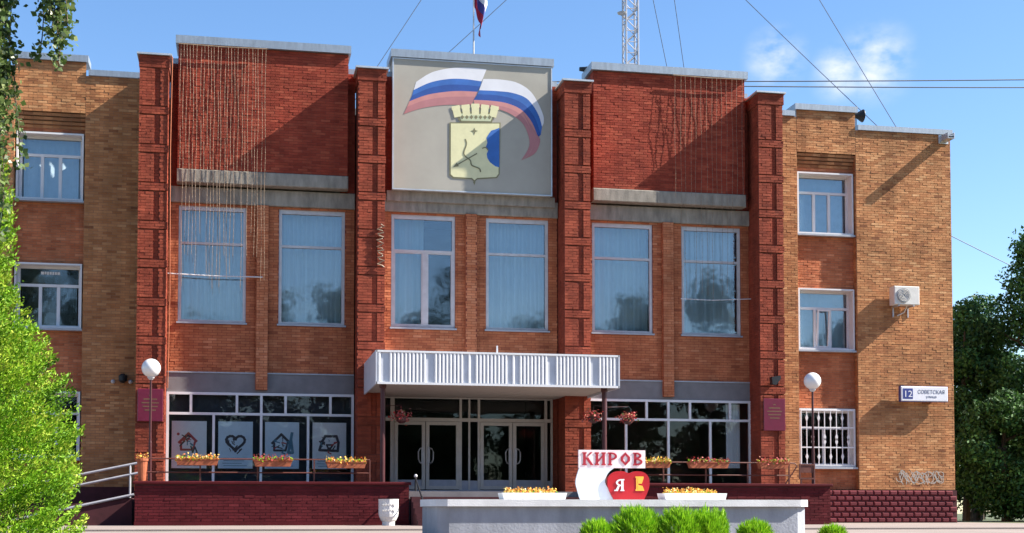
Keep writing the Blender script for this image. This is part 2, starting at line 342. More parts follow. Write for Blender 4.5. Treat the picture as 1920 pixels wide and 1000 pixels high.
# ------------------------------------------------------------------ the town hall
H = thing('town_hall', 'long brick administration building with red piers and a painted crest', 'building', (0, 1, GZ))
BAYS = (-6.03, 0.0, 6.03); PX = (-9.03, -3.01, 3.01, 9.0); PW = .40

def pane_fill(parent, x0, x1, z0, z1, y, m='glass', name='pane'):
    return MB().box(x0, x1, y, y+.006, z0, z1).build(name, m, parent)
def frame_ring(mb, x0, x1, z0, z1, y0, y1, w, wt=None, wb=None):
    wt = w if wt is None else wt; wb = w if wb is None else wb
    mb.box(x0, x0+w, y0, y1, z0, z1); mb.box(x1-w, x1, y0, y1, z0, z1); mb.box(x0+w, x1-w, y0, y1, z1-wt, z1); mb.box(x0+w, x1-w, y0, y1, z0, z0+wb)
    return mb

# --- three tall bays on the upper storeys
WB, WT, WTR = 5.38, 8.70, 7.63
bay_windows = []
for bi, c in enumerate(BAYS):
    holes = [(c+s*1.40-.94, c+s*1.40+.94, WB, WT) for s in (-1, 1)]
    wall(H, 'front', 1.0, c-2.62, c+2.62, 3.94, 8.76, 'orange', 'mortar_red', holes, .3)
    # dark set-back strips either side of the upper panel, up to the roof
    wall(H, 'front', 1.0, c-2.62, c+2.62, 9.22, 12.75, 'red', 'mortar_red', [(c-2.2, c+2.2, 9.2, 12.9)], .02)
    MB().box(c-2.62, c+2.62, 1.0, 1.5, 12.75, 12.9).build('coping', 'galv', H)
    # central pilaster of the bay
    pz0 = 3.47 if bi != 1 else 4.0
    pl = MB().box(c-.165, c+.165, .86, 1.02, pz0, 8.76).build('pilaster', 'mortar_red', H)
    bm = MB(); bricks(bm, face_fn('front', .86), c-.165, c+.165, pz0, 8.76, mu=.75); bricks(bm, face_fn('left', c-.165), .862, .98, pz0, 8.76); bm.build('brickwork', 'orange', pl, kind='stuff', tint=True)
    # lintel beam
    MB().cbox(c-2.62, c+2.62, .90, 1.2, 8.76, 9.22, .015).build('lintel', 'concrete', H)
    for s in (-1, 1):
        x0, x1 = c+s*1.40-.94, c+s*1.40+.94
        k = bi*2+(s > 0)
        w = frame_ring(MB(), x0, x1, WB, WT, 1.03, 1.13, .085, wt=.13, wb=.07).build('window', 'greyw', H)
        tr = MB().box(x0+.085, x1-.085, 1.032, 1.12, WTR-.035, WTR+.035).build('transom', 'greyw', w)
        MB().box(x0-.04, x1+.04, .93, 1.05, WB-.05, WB-.003).build('sill', 'sill', w)
        if k == 2:
            xm = (x0+x1)/2+.05
            MB().box(xm-.07, xm+.07, 1.034, 1.118, WB+.07, WTR-.035).build('mullion', 'greyw', w)
            for a, b in ((x0+.085, xm-.07), (xm+.07, x1-.085)):
                frame_ring(MB(), a, b, WB+.07, WTR-.035, 1.045, 1.10, .035).build('sash', 'greyw', w); pane_fill(w, a, b, WB+.07, WTR-.035, 1.085)
        else:
            pane_fill(w, x0+.085, x1-.085, WB+.07, WTR-.035, 1.085)
        pane_fill(w, x0+.085, x1-.085, WTR+.035, WT-.13, 1.085)
        bay_windows.append((w, x0, x1, k))

# --- upper panels with concrete ledge and sheet coping
for c in (BAYS[0], BAYS[2]):
    p = MB().box(c-2.38, c+2.38, .65, 1.6, 9.65, 13.2).build('upper_panel', 'mortar_red', H)
    bm = MB(); bricks(bm, face_fn('front', .65), c-2.38, c+2.38, 9.66, 13.19, sd=.25)
    bricks(bm, face_fn('left', c-2.38), .66, 1.0, 9.66, 13.19); bricks(bm, face_fn('right', c+2.38), .66, 1.0, 9.66, 13.19)
    bm.build('brickwork', 'red', p, kind='stuff', tint=True)
    MB().cbox(c-2.40, c+2.40, .60, 1.2, 9.27, 9.648, .02).build('ledge', 'concrete', H)
    MB().box(c-2.46, c+2.46, .54, 1.75, 13.205, 13.43).build('coping', 'galv', p)
c = 0.0
EM = MB().cbox(-2.35, 2.35, .585, 1.5, 9.345, 13.2, .02).build('emblem_panel', 'panelp', H)
frame_ring(MB(), -2.37, 2.37, 9.325, 13.19, .565, .62, .035).build('edge_strip', 'galvb', EM)
MB().box(-2.42, 2.42, .53, 1.75, 13.205, 13.43).build('coping', 'galv', EM)
MB().box(-2.5, 2.5, .80, 1.6, 9.05, 9.34).build('ledge', 'concrete', H)

# painted flag ribbon and coat of arms: drawn on the panel in units of panel width/height
def EP(x, y):
    u = (x-67)/972.; top = 90+u*60; hgt = 815-u*20; v = (y-top)/hgt
    return (-2.35+u*4.70, 13.2-v*3.855)
def spline(pts, n=10):
    pts = [np.array(p, float) for p in pts]; o = []
    for i in range(len(pts)-1):
        p0, p1, p2, p3 = pts[max(i-1, 0)], pts[i], pts[i+1], pts[min(i+2, len(pts)-1)]
        for k in range(n):
            t = k/n; o.append(.5*((2*p1)+(-p0+p2)*t+(2*p0-5*p1+4*p2-p3)*t*t+(-p0+3*p1-3*p2+p3)*t**3))
    o.append(pts[-1]); return o
def ribbon(A, B, m, y, name):                               # painted band between two edge curves
    n = 24; a = spline(A, 12); b = spline(B, 12)
    a = [a[int(i*(len(a)-1)/n)] for i in range(n+1)]; b = [b[int(i*(len(b)-1)/n)] for i in range(n+1)]
    mb = MB(); vs = []
    for p, q in zip(a, b):
        for r in (p, q): x, z = EP(*r); vs.append((x, y, z))
    mb.add(vs, [(2*i, 2*i+2, 2*i+3, 2*i+1) for i in range(n)]); return mb.build(name, m, EM)
Y1 = .581
Lc = [[(205, 245), (300, 185), (420, 158), (540, 155), (635, 165)], [(190, 295), (290, 248), (400, 226), (500, 226), (605, 240)],
      [(180, 330), (280, 285), (390, 262), (500, 262), (596, 272)], [(165, 365), (270, 325), (390, 305), (480, 300), (580, 305)],
      [(150, 400), (260, 358), (390, 338), (480, 335), (566, 335)], [(130, 445), (240, 408), (370, 388), (470, 386), (545, 385)]]
Rc = [[(615, 225), (720, 228), (830, 250), (920, 315), (985, 440), (990, 500)], [(590, 295), (700, 300), (800, 312), (890, 350), (955, 440), (980, 520)],
      [(578, 320), (690, 325), (790, 345), (870, 385), (935, 465), (972, 570)], [(555, 355), (660, 360), (760, 375), (850, 415), (915, 490), (955, 585)],
      [(560, 385), (660, 385), (770, 405), (850, 450), (905, 530), (925, 620), (900, 690)], [(560, 410), (660, 405), (760, 430), (850, 490), (890, 560), (900, 640), (850, 728)]]
for S in (Lc, Rc):
    for i, m in enumerate(('pwhite', 'pblue', 'pblued', 'pred', 'predd')): ribbon(S[i], S[i+1], m, Y1-.0006*i-(.004 if S is Rc else 0), 'painted_stripe')
ribbon([(850, 415), (880, 470), (905, 530), (925, 620), (900, 690), (850, 728)], [(955, 580), (968, 600), (960, 640), (930, 690), (850, 728)], 'predd', Y1-.0085, 'painted_stripe')
def poly(pts, m, y, name, dep=.006): return MB().prism([EP(*p) for p in pts], y, y+dep).build(name, m, EM)
sh = [(408, 495), (722, 495), (716, 815), (700, 838), (580, 846), (562, 862), (545, 846), (430, 840), (408, 822)]
poly(sh, 'polive', .572, 'shield_edge')
poly([(416, 502), (714, 502), (709, 812), (694, 831), (578, 838), (561, 852), (547, 838), (434, 832), (416, 816)], 'pcream', .568, 'shield')
poly([(714, 528), (714, 772), (690, 766), (655, 740), (640, 715), (636, 690), (645, 668), (632, 645), (640, 620), (635, 590), (650, 565), (665, 545), (690, 538)], 'pblue', .564, 'shield_blue')
for i in range(5):                                          # mural crown of five merlons
    a = (i-2)*.11; cx0 = 566+(i-2)*56; r = lambda dx, dy: (cx0+dx*math.cos(a)-dy*math.sin(a), 425+abs(i-2)*6+dx*math.sin(a)+dy*math.cos(a))
    poly([r(-22, 25), r(22, 25), r(23, -22), r(27, -26), r(24, -46), r(-24, -46), r(-27, -26), r(-23, -22)], 'pcream', .566, 'crown_merlon')
poly([(450, 428), (685, 432), (668, 496), (648, 500), (480, 494), (464, 480)], 'polive', .570, 'crown_backing')  # dark olive shape painted behind the crown band
poly([(462, 440), (676, 444), (660, 488), (480, 484)], 'pgreen', .567, 'crown_band')
for i in range(7): poly([(474+i*28, 462), (486+i*28, 450), (498+i*28, 462), (486+i*28, 476)], 'polive', .564, 'crown_stone')
def stroke(pts, w, m, y, name, F=EP):
    P2 = [Vector((F(*p)[0], 0, F(*p)[1])) for p in pts]; mb = MB()
    for i in range(len(P2)-1):
        d = (P2[i+1]-P2[i]).normalized(); nn = Vector((-d.z, 0, d.x))*w/2
        mb.prism([(q.x, q.z) for q in (P2[i]-d*w*.3-nn, P2[i+1]+d*w*.3-nn, P2[i+1]+d*w*.3+nn, P2[i]-d*w*.3+nn)], y-.0002*i, y+.003)
    return mb.build(name, m, EM)
stroke(spline([(505, 600), (512, 630), (496, 680), (505, 705), (535, 730), (545, 760), (590, 780), (598, 800)], 5), .035, 'polive', .563, 'crest_bow')
stroke([(440, 766), (575, 688)], .032, 'polive', .561, 'crest_arrow')
poly([(432, 772), (466, 766), (452, 744)], 'polive', .562, 'crest_arrow_head')
stroke(spline([(610, 655), (630, 650), (645, 668)], 5), .03, 'polive', .5605, 'crest_hand')
poly([(560, 528), (566, 543), (582, 548), (566, 554), (560, 572), (553, 554), (538, 548), (553, 543)], 'polive', .563, 'crest_star')
poly([(553, 860), (568, 860), (561, 882)], 'polive', .575, 'shield_tip')

# --- the four piers, each with raised strips broken by double bands
for px in PX:
    p = MB().box(px-.36, px+.36, .05, 1.3, GZ, 12.5)
    bm = MB()
    zt = 12.30; zs = [11.09-1.065*k for k in range(11)]
    edges = []
    top = 12.28
    for zb in zs:
        edges.append((zb+.135, top)); top = zb-.135
    edges.append((GZ, top))
    for a, b in edges:
        if b-a < .05: continue
        for x0, x1 in ((px-PW, px+.02), (px+.16, px+PW-.02)):
            p.box(x0+.013, x1-.013, .012, .09, a+.01, b-.01); bricks(bm, face_fn('front', .013), x0, x1, a, b, mu=.6, sd=.3, dep=.008)
            bricks(bm, face_fn('right', x1-.013), .02, .07, a, b, mu=.6)
        bricks(bm, face_fn('front', .05), px+.02, px+.16, a, b, dep=.008, mu=.3)
    for zb in zs:
        p.box(px-PW+.013, px+PW-.013, .004, .09, zb-.095, zb+.095); bricks(bm, face_fn('front', .005), px-PW, px+PW, zb-.105, zb+.105, mu=.45, sd=.3, dep=.008)
    bricks(bm, face_fn('left', px-.36), .08, .99, GZ+.2, 12.3, mu=.45); bricks(bm, face_fn('right', px+.36), .08, .99, GZ+.2, 12.3, mu=.45)
    p.box(px-PW, px+PW, 0, 1.3, 12.29, 12.62); bricks(bm, face_fn('front', 0), px-PW-.02, px+PW+.02, 12.29, 12.62, mu=.2); bricks(bm, face_fn('left', px-PW), 0, .99, 12.29, 12.62, mu=.2)
    pier = p.build('pier', 'mortar_red', H); bm.build('brickwork', 'pier', pier, kind='stuff', tint=True)
    cp = MB(); a = .47; cp.add([(px-a, -.07, 12.63), (px+a, -.07, 12.63), (px+a, 1.35, 12.63), (px-a, 1.35, 12.63), (px-a, -.07, 12.68), (px+a, -.07, 12.68), (px+a, 1.35, 12.68), (px-a, 1.35, 12.68), (px-.1, .3, 12.80), (px+.1, .3, 12.80), (px+.1, 1.0, 12.80), (px-.1, 1.0, 12.80)],
           [(3, 2, 1, 0), (0, 1, 5, 4), (1, 2, 6, 5), (2, 3, 7, 6), (3, 0, 4, 7), (4, 5, 9, 8), (5, 6, 10, 9), (6, 7, 11, 10), (7, 4, 8, 11), (8, 9, 10, 11)])
    cp.build('pier_cap', 'galvb', pier)

# --- ground floor: grey band, glazed fronts
for c in (BAYS[0], BAYS[2]):
    MB().box(c-2.62, c+2.62, .96, 1.3, 3.385, 3.935).build('fascia_band', 'stucco', H)
    MB().box(c-2.62, c+2.62, .93, 1.0, 3.93, 3.965).build('flashing', 'sill', H)
    x0, x1, z0, z1, zt = c-2.62, c+2.62, .60, 3.385, 2.78
    w = frame_ring(MB(), x0, x1, z0, z1, .92, 1.02, .07).build('shop_window', 'white', H)
    MB().box(x0+.07, x1-.07, .922, 1.01, zt-.035, zt+.035).build('transom', 'white', w)
    tops = (-1.95, -.68, 0, .68, 1.95); bots = (-1.32, 0, 1.32)
    for d in tops: MB().box(c+d-.035, c+d+.035, .924, 1.008, zt+.035, z1-.07).build('mullion', 'white', w)
    for d in bots: MB().box(c+d-.035, c+d+.035, .924, 1.008, z0+.07, zt-.035).build('mullion', 'white', w)
    e = [x0+.07-c, *tops, x1-.07-c]
    for a, b in zip(e, e[1:]): pane_fill(w, c+a, c+b, zt+.035, z1-.07, .975, 'glass_g')
    e = [x0+.07-c, *bots, x1-.07-c]
    for a, b in zip(e, e[1:]): pane_fill(w, c+a, c+b, z0+.07, zt-.035, .975, 'glass_g')
    MB().box(x0, x1, .96, 1.3, GZ, .60).build('dwarf_wall', 'mortar_dark', H)
dbs = MB().box(BAYS[0]-2.55, BAYS[0]+2.55, 1.22, 1.26, .6, 3.36).build('display_board', 'board', H)

# --- wings
def wing(cols, x0, x1, ztop, colx, colz, flip, lower):
    """cols: (u0,u1) of the recessed window column"""
    a, b = colx
    taken = []
    for u0, u1 in ((x0, a), (b, x1)):
        if u1-u0 < .05: continue
        zt = ztop if u1-u0 > 1.3 else 12.55
        big = u1-u0 > 3.2 and not flip
        sk = (lambda p, q, z: abs((q-p)-(BRICK_W-J)) < .004 and 4.15 < z < 6.4 and p > 12.9) if big else None
        w = wall(H, 'front', 1.9, u0, u1, .72, zt, 'ochre', 'mortar', (), .2, skip=sk, taken=taken)
        if big:
            variants = []
            for i in range(14):
                mb = MB(); add_brick(mb, lambda u, z, d: (u, -d, z), -(BRICK_W-J)/2, (BRICK_W-J)/2, 0, BRICK_H-J, .009+random.uniform(-.003, .005), min(1, max(0, random.gauss(.5, .17))))
                me = bpy.data.meshes.new('brick'); me.from_pydata(mb.v, [], mb.f); at = me.attributes.new('tint', 'FLOAT', 'FACE'); at.data.foreach_set('value', mb.t); me.materials.append(MAT['ochre']); variants.append(me)
            rest = MB()
            for i, (p, q, c, d, t) in enumerate(taken):
                if i < 300: link('brick', random.choice(variants), ((p+q)/2, 1.9, c), w)
                else: add_brick(rest, face_fn('front', 1.9), p, q, c, d, .010, t)
            if rest.f: rest.build('brickwork', 'ochre', w, kind='stuff', tint=True)
    # recessed column with its windows, flush panel above on corbelled courses
    holes = [(a+.02, b-.02, z0, z1) for z0, z1 in lower]
    wall(H, 'front', 2.13, a, b, .72, 11.5, 'orange' if not flip else 'orange', 'mortar', holes, .3, mu=.55)
    wall(H, 'front', 1.9, a, b, 11.42, colz, 'ochre', 'mortar', (), .2)
    cb = MB(); bm = MB()
    for i in range(4):
        y = 1.95+.05*i; cb.box(a+.002, b-.002, y, 2.2, 11.42-.11*(i+1)+.012, 11.42-.11*i-.012); bricks(bm, face_fn('front', y), a, b, 11.42-.11*(i+1)+.012, 11.42-.11*i-.012, dep=.01, mu=.35)
    q = cb.build('corbel', 'mortar', H); bm.build('brickwork', 'ochre', q, kind='stuff', tint=True)
    for xx, ax in ((a, 'right'), (b, 'left')):                # cheeks of the recess
        wall(H, ax, xx, 1.9, 2.13, .72, 11.42, 'ochre', 'mortar', (), .02)
    MB().box(a-.06, b+.06, 1.82, 2.6, colz, colz+.19).build('coping', 'galv', H)
    for u0, u1 in ((x0, a-.07), (b+.07, x1)):
        if u1-u0 < .05: continue
        zt = ztop if u1-u0 > 1.2 else 12.55
        MB().box(u0-(.0), u1+(.06 if u1 == x1 else 0), 1.83, 2.6, zt+.003, zt+.17).build('coping', 'galv', H)
RW = ((8.83, 10.83), (5.13, 7.11), (1.42, 3.29)); LW = ((8.90, 10.86), (5.22, 7.10), (1.52, 3.44))
wing(None, 9.42, 15.92, 12.22, (10.62, 12.62), 12.77, False, RW)
wing(None, -17.5, -9.42, 12.52, (-12.98, -11.04), 12.90, True, LW)

def wing_window(x0, x1, z0, z1, bars=False, style=0, top=False):
    x0 += .03; x1 -= .03; z0 += .01; z1 -= .01
    yo = 1.99 if not bars else 2.02; yi = 2.33
    w = frame_ring(MB(), x0, x1, z0, z1, yo, yi+.06, .05).build('window', 'white', H)
    fr = frame_ring(MB(), x0+.05, x1-.05, z0+.05, z1-.05, yi-.02, yi+.05, .07); fr.build('sash_frame', 'white', w)
    zt = z1-.60; a, b = x0+.12, x1-.12
    MB().box(a, b, yi-.018, yi+.048, zt-.04, zt+.04).build('transom', 'white', w)
    m1, m2 = a+(b-a)*.345, a+(b-a)*.655
    ms = (m1, m2) if not bars else ((a+b)/2,)
    for m in ms: MB().box(m-.045, m+.045, yi-.016, yi+.046, z0+.12, zt-.04).build('mullion', 'white', w)
    pane_fill(w, a, b, zt+.04, z1-.12, yi+.02, 'glass' if not bars else 'glass_g')
    e = [a, *ms, b]
    for p, q in zip(e, e[1:]):
        if not bars and style == 1 and q < b and p > a:
            s = frame_ring(MB(), p+.045, q-.045, z0+.12, zt-.04, yi-.03, yi+.03, .05).build('sash', 'white', w); s.rotation_euler.x = math.radians(6)
        pane_fill(w, p+.0455, q-.0455, z0+.12, zt-.04, yi+.02, 'glass' if not bars else 'glass_g')
    MB().box(x0-.03, x1+.03, 1.93, yi, z0-.06, z0-.004).build('sill', 'sill', w)
    if bars:
        gr = MB()
        frame_ring(gr, x0+.04, x1-.04, z0+.04, z1-.04, 2.0, 2.03, .035)
        n = 9
        for i in range(1, n):
            x = x0+.05+(x1-x0-.1)*i/n; gr.box(x-.013, x+.013, 2.005, 2.028, z0+.06, z1-.06)
            for zz in ((z0+.33) if i % 2 else (z0+.95), (z1-.30) if i % 2 else (z0+.80)):
                gr.prism([(x-.045, zz), (x, zz-.13), (x+.045, zz), (x, zz+.13)], 2.0, 2.033)
        for zz in (zt, z0+.62): gr.box(x0+.06, x1-.06, 2.002, 2.031, zz-.02, zz+.02)
        gr.build('window_grille', 'white', w)
    return w
for i, (z0, z1) in enumerate(RW): wing_window(10.64, 12.60, z0, z1, bars=(i == 2), style=1 if i == 1 else 0)
LWw = [wing_window(-12.96, -11.06, z0, z1) for z0, z1 in LW]
lt = MB(); xx = -12.25
for i in range(7): wd = random.uniform(.045, .08); lt.box(xx, xx+wd, 2.325, 2.331, 6.80+random.uniform(0, .02), 6.89); xx += wd+.018
lt.build('lettering', 'white', LWw[1])
# --- maroon rusticated base of the right wing: each block a piece
base = MB().box(9.42, 15.96, 1.87, 2.3, GZ, .70).build('wing_base', 'mortar_dark', H)
BW, BH = .275, 1.03/6; vs = []
for i in range(6):
    mb = MB(); t = random.random(); w2, h2 = (BW-.022)/2, (BH-.02); e = .045+random.uniform(-.006, .006); a = .035
    mb.add([(-w2, 0, 0), (w2, 0, 0), (w2, 0, h2), (-w2, 0, h2), (-w2+a, -e, a), (w2-a, -e, a), (w2-a, -e, h2-a), (-w2+a, -e, h2-a)], [(4, 5, 6, 7), (0, 1, 5, 4), (1, 2, 6, 5), (2, 3, 7, 6), (3, 0, 4, 7)], t)
    me = bpy.data.meshes.new('block'); me.from_pydata(mb.v, [], mb.f); at = me.attributes.new('tint', 'FLOAT', 'FACE'); at.data.foreach_set('value', mb.t); me.materials.append(MAT['block']); vs.append(me)
for r in range(6):
    for k in range(24):
        x = 15.96-BW*(k+.5)-(BW/2 if r % 2 else 0)
        if x-BW/2 < 9.5: continue
        link('block', random.choice(vs), (x, 1.87, GZ+BH*r+.01), base)
MB().box(-17.5, -9.42, 1.87, 2.3, GZ, .72).build('wing_base', 'mortar_dark', H)
# --- shell, roof and rooms behind the glass
MB().box(-17.5, 15.9, 14, 14.3, GZ, 12.2).build('rear_wall', 'ochre', H)
MB().box(15.62, 15.9, 1.905, 14, GZ, 12.2).build('end_wall', 'mortar', H)
MB().box(-17.5, -17.2, 1.905, 14, GZ, 12.3).build('end_wall', 'mortar', H)
MB().box(-17.2, 15.6, 2.2, 14.0, 11.9, 12.1).build('roof', 'galv', H)
for z in (.45, 3.95, 8.78): MB().box(-17.2, 15.6, 2.42, 14, z-.2, z).build('floor_slab', 'room', H)
MB().box(-9, 9, 1.32, 2.5, 3.6, 3.92).build('floor_slab', 'room', H); MB().box(-9, 9, 1.32, 2.5, 8.78, 9.1).build('floor_slab', 'room', H)
MB().box(-9, 9, 1.3, 2.42, GZ, .545).build('floor_slab', 'room', H)
MB().box(-17.2, 15.6, 7.0, 7.2, GZ, 12).build('inner_wall', 'room', H)
for x in (-9.2, -3.0, 3.0, 9.2): MB().box(x-.12, x+.12, 1.35, 7, GZ, 11.9).build('inner_wall', 'room', H)

# --- entrance: canopy, doors
wd = MB(); DY = 1.6
for s in (-1, 1):
    wl = wall(H, 'right' if s < 0 else 'left', s*2.62, 1.0, 1.6, .55, 3.6, 'pier', 'mortar_red', (), .02)
hd = MB().box(-2.62, 2.62, 1.35, 1.7, 3.42, 3.95).build('entrance_header', 'soffit', H)
EN = MB()
for x, w in ((-2.22, .06), (-.19, .035), (.07, .028), (.36, .035), (2.40, .04), (2.58, .03)): EN.box(x-w, x+w, DY, DY+.1, .66, 3.40)
EN.box(-2.5, 2.6, DY-.01, DY+.11, 2.69, 2.79); EN.box(-2.5, 2.6, DY-.01, DY+.11, 3.36, 3.43); EN.box(-2.58, -2.50, DY, DY+.1, .66, 3.43)
EN = EN.build('entrance_frame', 'doorw', H)
for a, b in ((-2.5, -.19), (-.19, .07), (.07, .36), (.36, 2.4)): pane_fill(EN, a, b, 2.79, 3.36, DY+.05, 'glass_d')
for a, b in ((-.155, .042), (.098, .325), (2.44, 2.55)):
    pane_fill(EN, a, b, .95, 2.69, DY+.05, 'glass_d'); MB().box(a, b, DY+.02, DY+.08, .66, .94).build('kick_panel', 'doorp', EN)
for x0, xm, x1 in ((-2.16, -1.24, -.23), (.40, 1.38, 2.35)):
    for a, b, hx in ((x0, xm-.01, xm-.09), (xm+.01, x1, xm+.09)):
        d = frame_ring(MB(), a, b, .68, 2.68, DY-.02, DY+.06, .10, wb=.10).build('door', 'doorw', H)
        pane_fill(d, a+.1, b-.1, .96, 2.58, DY+.02, 'glass_d'); MB().box(a+.1, b-.1, DY-.005, DY+.05, .78, .96).build('kick_panel', 'doorp', d)
        sg = -1 if hx < xm else 1
        MB().tube([(hx+sg*.02, DY-.02, 1.90), (hx+sg*.09, DY-.06, 1.87), (hx+sg*.13, DY-.07, 1.78), (hx+sg*.13, DY-.07, 1.56), (hx+sg*.09, DY-.06, 1.47), (hx+sg*.02, DY-.02, 1.44)], .02, 6).build('handle', 'steel', d, smooth=True)
        MB().box(hx-.035, hx+.035, DY-.03, DY-.02, 1.42, 1.92).build('push_plate', 'steel', d)
MB().box(-2.6, 2.6, DY-.05, DY+.15, .55, .66).build('threshold', 'doorp', H)
# canopy: hollow fascia with ribbed front
CX0, CX1, CY0, CZ0, CZ1 = -3.16, 3.27, -3.3, 3.31, 4.19
cn2 = MB().box(CX0, CX1, CY0, 1.0, CZ0+.12, CZ1-.1).build('canopy', 'slatd', H)
MB().box(CX0+.02, CX1-.02, CY0+.05, 1.3, CZ0+.06, CZ0+.119).build('soffit', 'soffit', cn2)
MB().box(CX0-.03, CX1+.03, CY0-.07, CY0-.005, CZ0-.0, CZ0+.06).build('fascia_trim', 'slat', cn2)
MB().box(CX0-.03, CX1+.03, CY0-.07, CY0-.005, CZ1-.05, CZ1).build('fascia_trim', 'slat', cn2)
MB().box(CX0, CX1, CY0-.03, CY0-.002, CZ0+.06, CZ1-.05).build('fascia_sheet', 'slatd', cn2)
MB().box(CX0-.045, CX0-.004, CY0-.07, .99, CZ0, CZ1).build('fascia_sheet', 'slatd', cn2)
MB().box(CX1+.004, CX1+.045, CY0-.07, .99, CZ0, CZ1).build('fascia_sheet', 'slatd', cn2)
sm = MB().cbox(-.028, .028, -.035, 0, 0, CZ1-CZ0-.112, .012); me = bpy.data.meshes.new('slat'); me.from_pydata(sm.v, [], sm.f); me.materials.append(MAT['slat'])
mod = (CX1-CX0)/5.75; x = CX0+.05
k = 0
while x < CX1-.03:
    ph = ((x-CX0)/mod) % 1
    if ph > .30 or ph < .05 or k % 12 == 0: link('slat', me, (x, CY0-.031, CZ0+.061), cn2)
    x += .098; k += 1
MB().box(.0-.02, .02, -3.28, -3.24, 4.19, 4.38).build('lightning_rod', 'slat', cn2)
for x in (-2.98, 2.98):
    MB().lathe([(.11, 0), (.11, .02), (.065, .03), (.065, 2.66), (.09, 2.69), (.09, 2.80)], (x, -3.0, .56), 14).build('canopy_post', 'darksteel', H, smooth=False)

# ------------------------------------------------------------------ terrace
tf = MB().box(-9.05, 9.05, -3.35, 1.3, GZ+.01, .545).build('terrace_floor', 'stucco'); tf['kind'] = 'structure'
es = MB()
for i in range(6): es.box(-2.3, 2.3, -3.36-.33*(i+1), -3.36-.33*i-.003, GZ+.004, .545-.146*(i+1))
es = es.build('entrance_steps', 'mortar_dark'); es['kind'] = 'structure'
for x0, x1, lab in ((-9.16, -2.36, 'dark maroon tiled terrace wall under the poster windows, left of the entrance'), (2.36, 9.18, 'dark maroon tiled terrace wall under the flower boxes, right of the entrance')):
    t = thing('terrace_wall', lab, 'wall', ((x0+x1)/2, -3.5, GZ), 'maroon terrace walls')
    MB().box(x0, x1, -3.58, -3.36, GZ, .70).build('wall_body', 'mortar_dark', t)
    bm = MB(); bricks(bm, face_fn('front', -3.58), x0, x1, GZ+.1, .66, dep=.008); bricks(bm, face_fn('left', x0), -3.58, -3.36, GZ, .66, dep=.006); bricks(bm, face_fn('right', x1), -3.58, -3.36, GZ, .66, dep=.006)
    bm.build('tiling', 'maroon', t, kind='stuff', tint=True)
    MB().cbox(x0-.05, x1+.05, -3.66, -3.3, .70, .775, .015).build('coping', 'maroon', t)
    MB().box(x0-.01, x1+.01, -3.63, -3.585, GZ, GZ+.1).build('skirting', 'maroon', t)
    r = thing('railing', 'thin brown iron rail above the maroon wall under the '+('posters' if x0 < 0 else 'right-hand glazing'), 'railing', ((x0+x1)/2, -3.45, .775), 'terrace railings')
    xa, xb = (x0+.15, -3.35) if x0 < 0 else (3.3, 8.05)
    for z in (1.34, 1.0): MB().tube([(xa, -3.45, z), (xb, -3.45, z)], .02, 6).build('rail', 'iron', r)
    n = 5
    for i in range(n): x = xa+(xb-xa)*i/(n-1); MB().box(x-.018, x+.018, -3.468, -3.432, .775, 1.34).build('post', 'iron', r)
    if x0 > 0:
        MB().tube([(8.05, -3.45, 1.34), (8.22, -3.45, 1.33), (8.28, -3.45, 1.25), (8.1, -3.45, 1.0), (7.95, -3.45, .78)], .02, 6).build('rail_hoop', 'iron', r)
        frame_ring(MB(), 8.34, 8.80, .90, 1.32, -3.47, -3.43, .04).build('gate_panel', 'iron', r)
        MB().box(8.38, 8.42, -3.465, -3.435, .775, .90).build('post', 'iron', r); MB().box(8.36, 8.78, -3.455, -3.445, 1.08, 1.30).build('gate_sheet', 'iron', r)

def flowers(name, parent, x0, x1, y0, y1, z0, z1, m, n, size, lo=.0):
    C = np.stack([RNG.uniform(x0, x1, n), RNG.uniform(y0, y1, n), z0+(z1-z0)*RNG.beta(1.6, 1.6, n)*(.55+.45*np.sin(RNG.uniform(0, 9)+np.linspace(0, 12, n))**2)], 1)
    T = np.clip(RNG.normal(.45, .3, n), lo, 1); return quads_object(name, leaves(C, size, .8), T, m, parent, 'stuff')
def foliage_in(parent, x0, x1, y0, y1, z0, z1, n, size):
    C = np.stack([RNG.uniform(x0, x1, n), RNG.uniform(y0, y1, n), RNG.uniform(z0, z1, n)], 1)
    return quads_object('leaves', leaves(C, size, .5), np.clip(RNG.normal(.35, .25, n), 0, 1), 'leaf_k', parent, 'stuff')
for i, (x0, x1, z0, lab, pet) in enumerate(((-8.19, -7.14, 1.17, 'orange flower box hung on the rail before the leftmost poster', 'petal'),
        (-6.29, -5.32, 1.15, 'orange flower box with red blooms hung on the rail before the second and third posters', 'petalr'),
        (-4.48, -3.46, 1.12, 'orange flower box on the rail nearest the entrance, before the rightmost poster', 'petal'),
        (3.85, 4.62, 1.18, 'orange flower box on the rail right beside the city name sign', 'petal'),
        (5.12, 6.25, 1.18, 'orange flower box hung at the middle of the right-hand terrace rail', 'petalr'),
        (7.10, 7.95, 1.18, 'orange flower box hung before the rightmost brick pier', 'petalr'))):
    b = thing('flower_box', lab, 'flower box', ((x0+x1)/2, -3.6, z0), 'flower boxes on the terrace rail')
    bx = MB().prism([(x0+.05, z0), (x1-.05, z0), (x1, z0+.16), (x0, z0+.16)], -3.72, -3.50); bx.box(x0-.01, x1+.01, -3.73, -3.49, z0+.14, z0+.165); bx.build('box', 'terracotta', b)
    foliage_in(b, x0, x1, -3.75, -3.48, z0+.12, z0+.24, 130, .07); flowers('flowers', b, x0, x1, -3.76, -3.47, z0+.10, z0+.32, pet, 260, .055)
pot = thing('flower_pot', 'small orange pot of yellow flowers beside the left lamp post', 'flower pot', (-9.0, -3.45, .775))
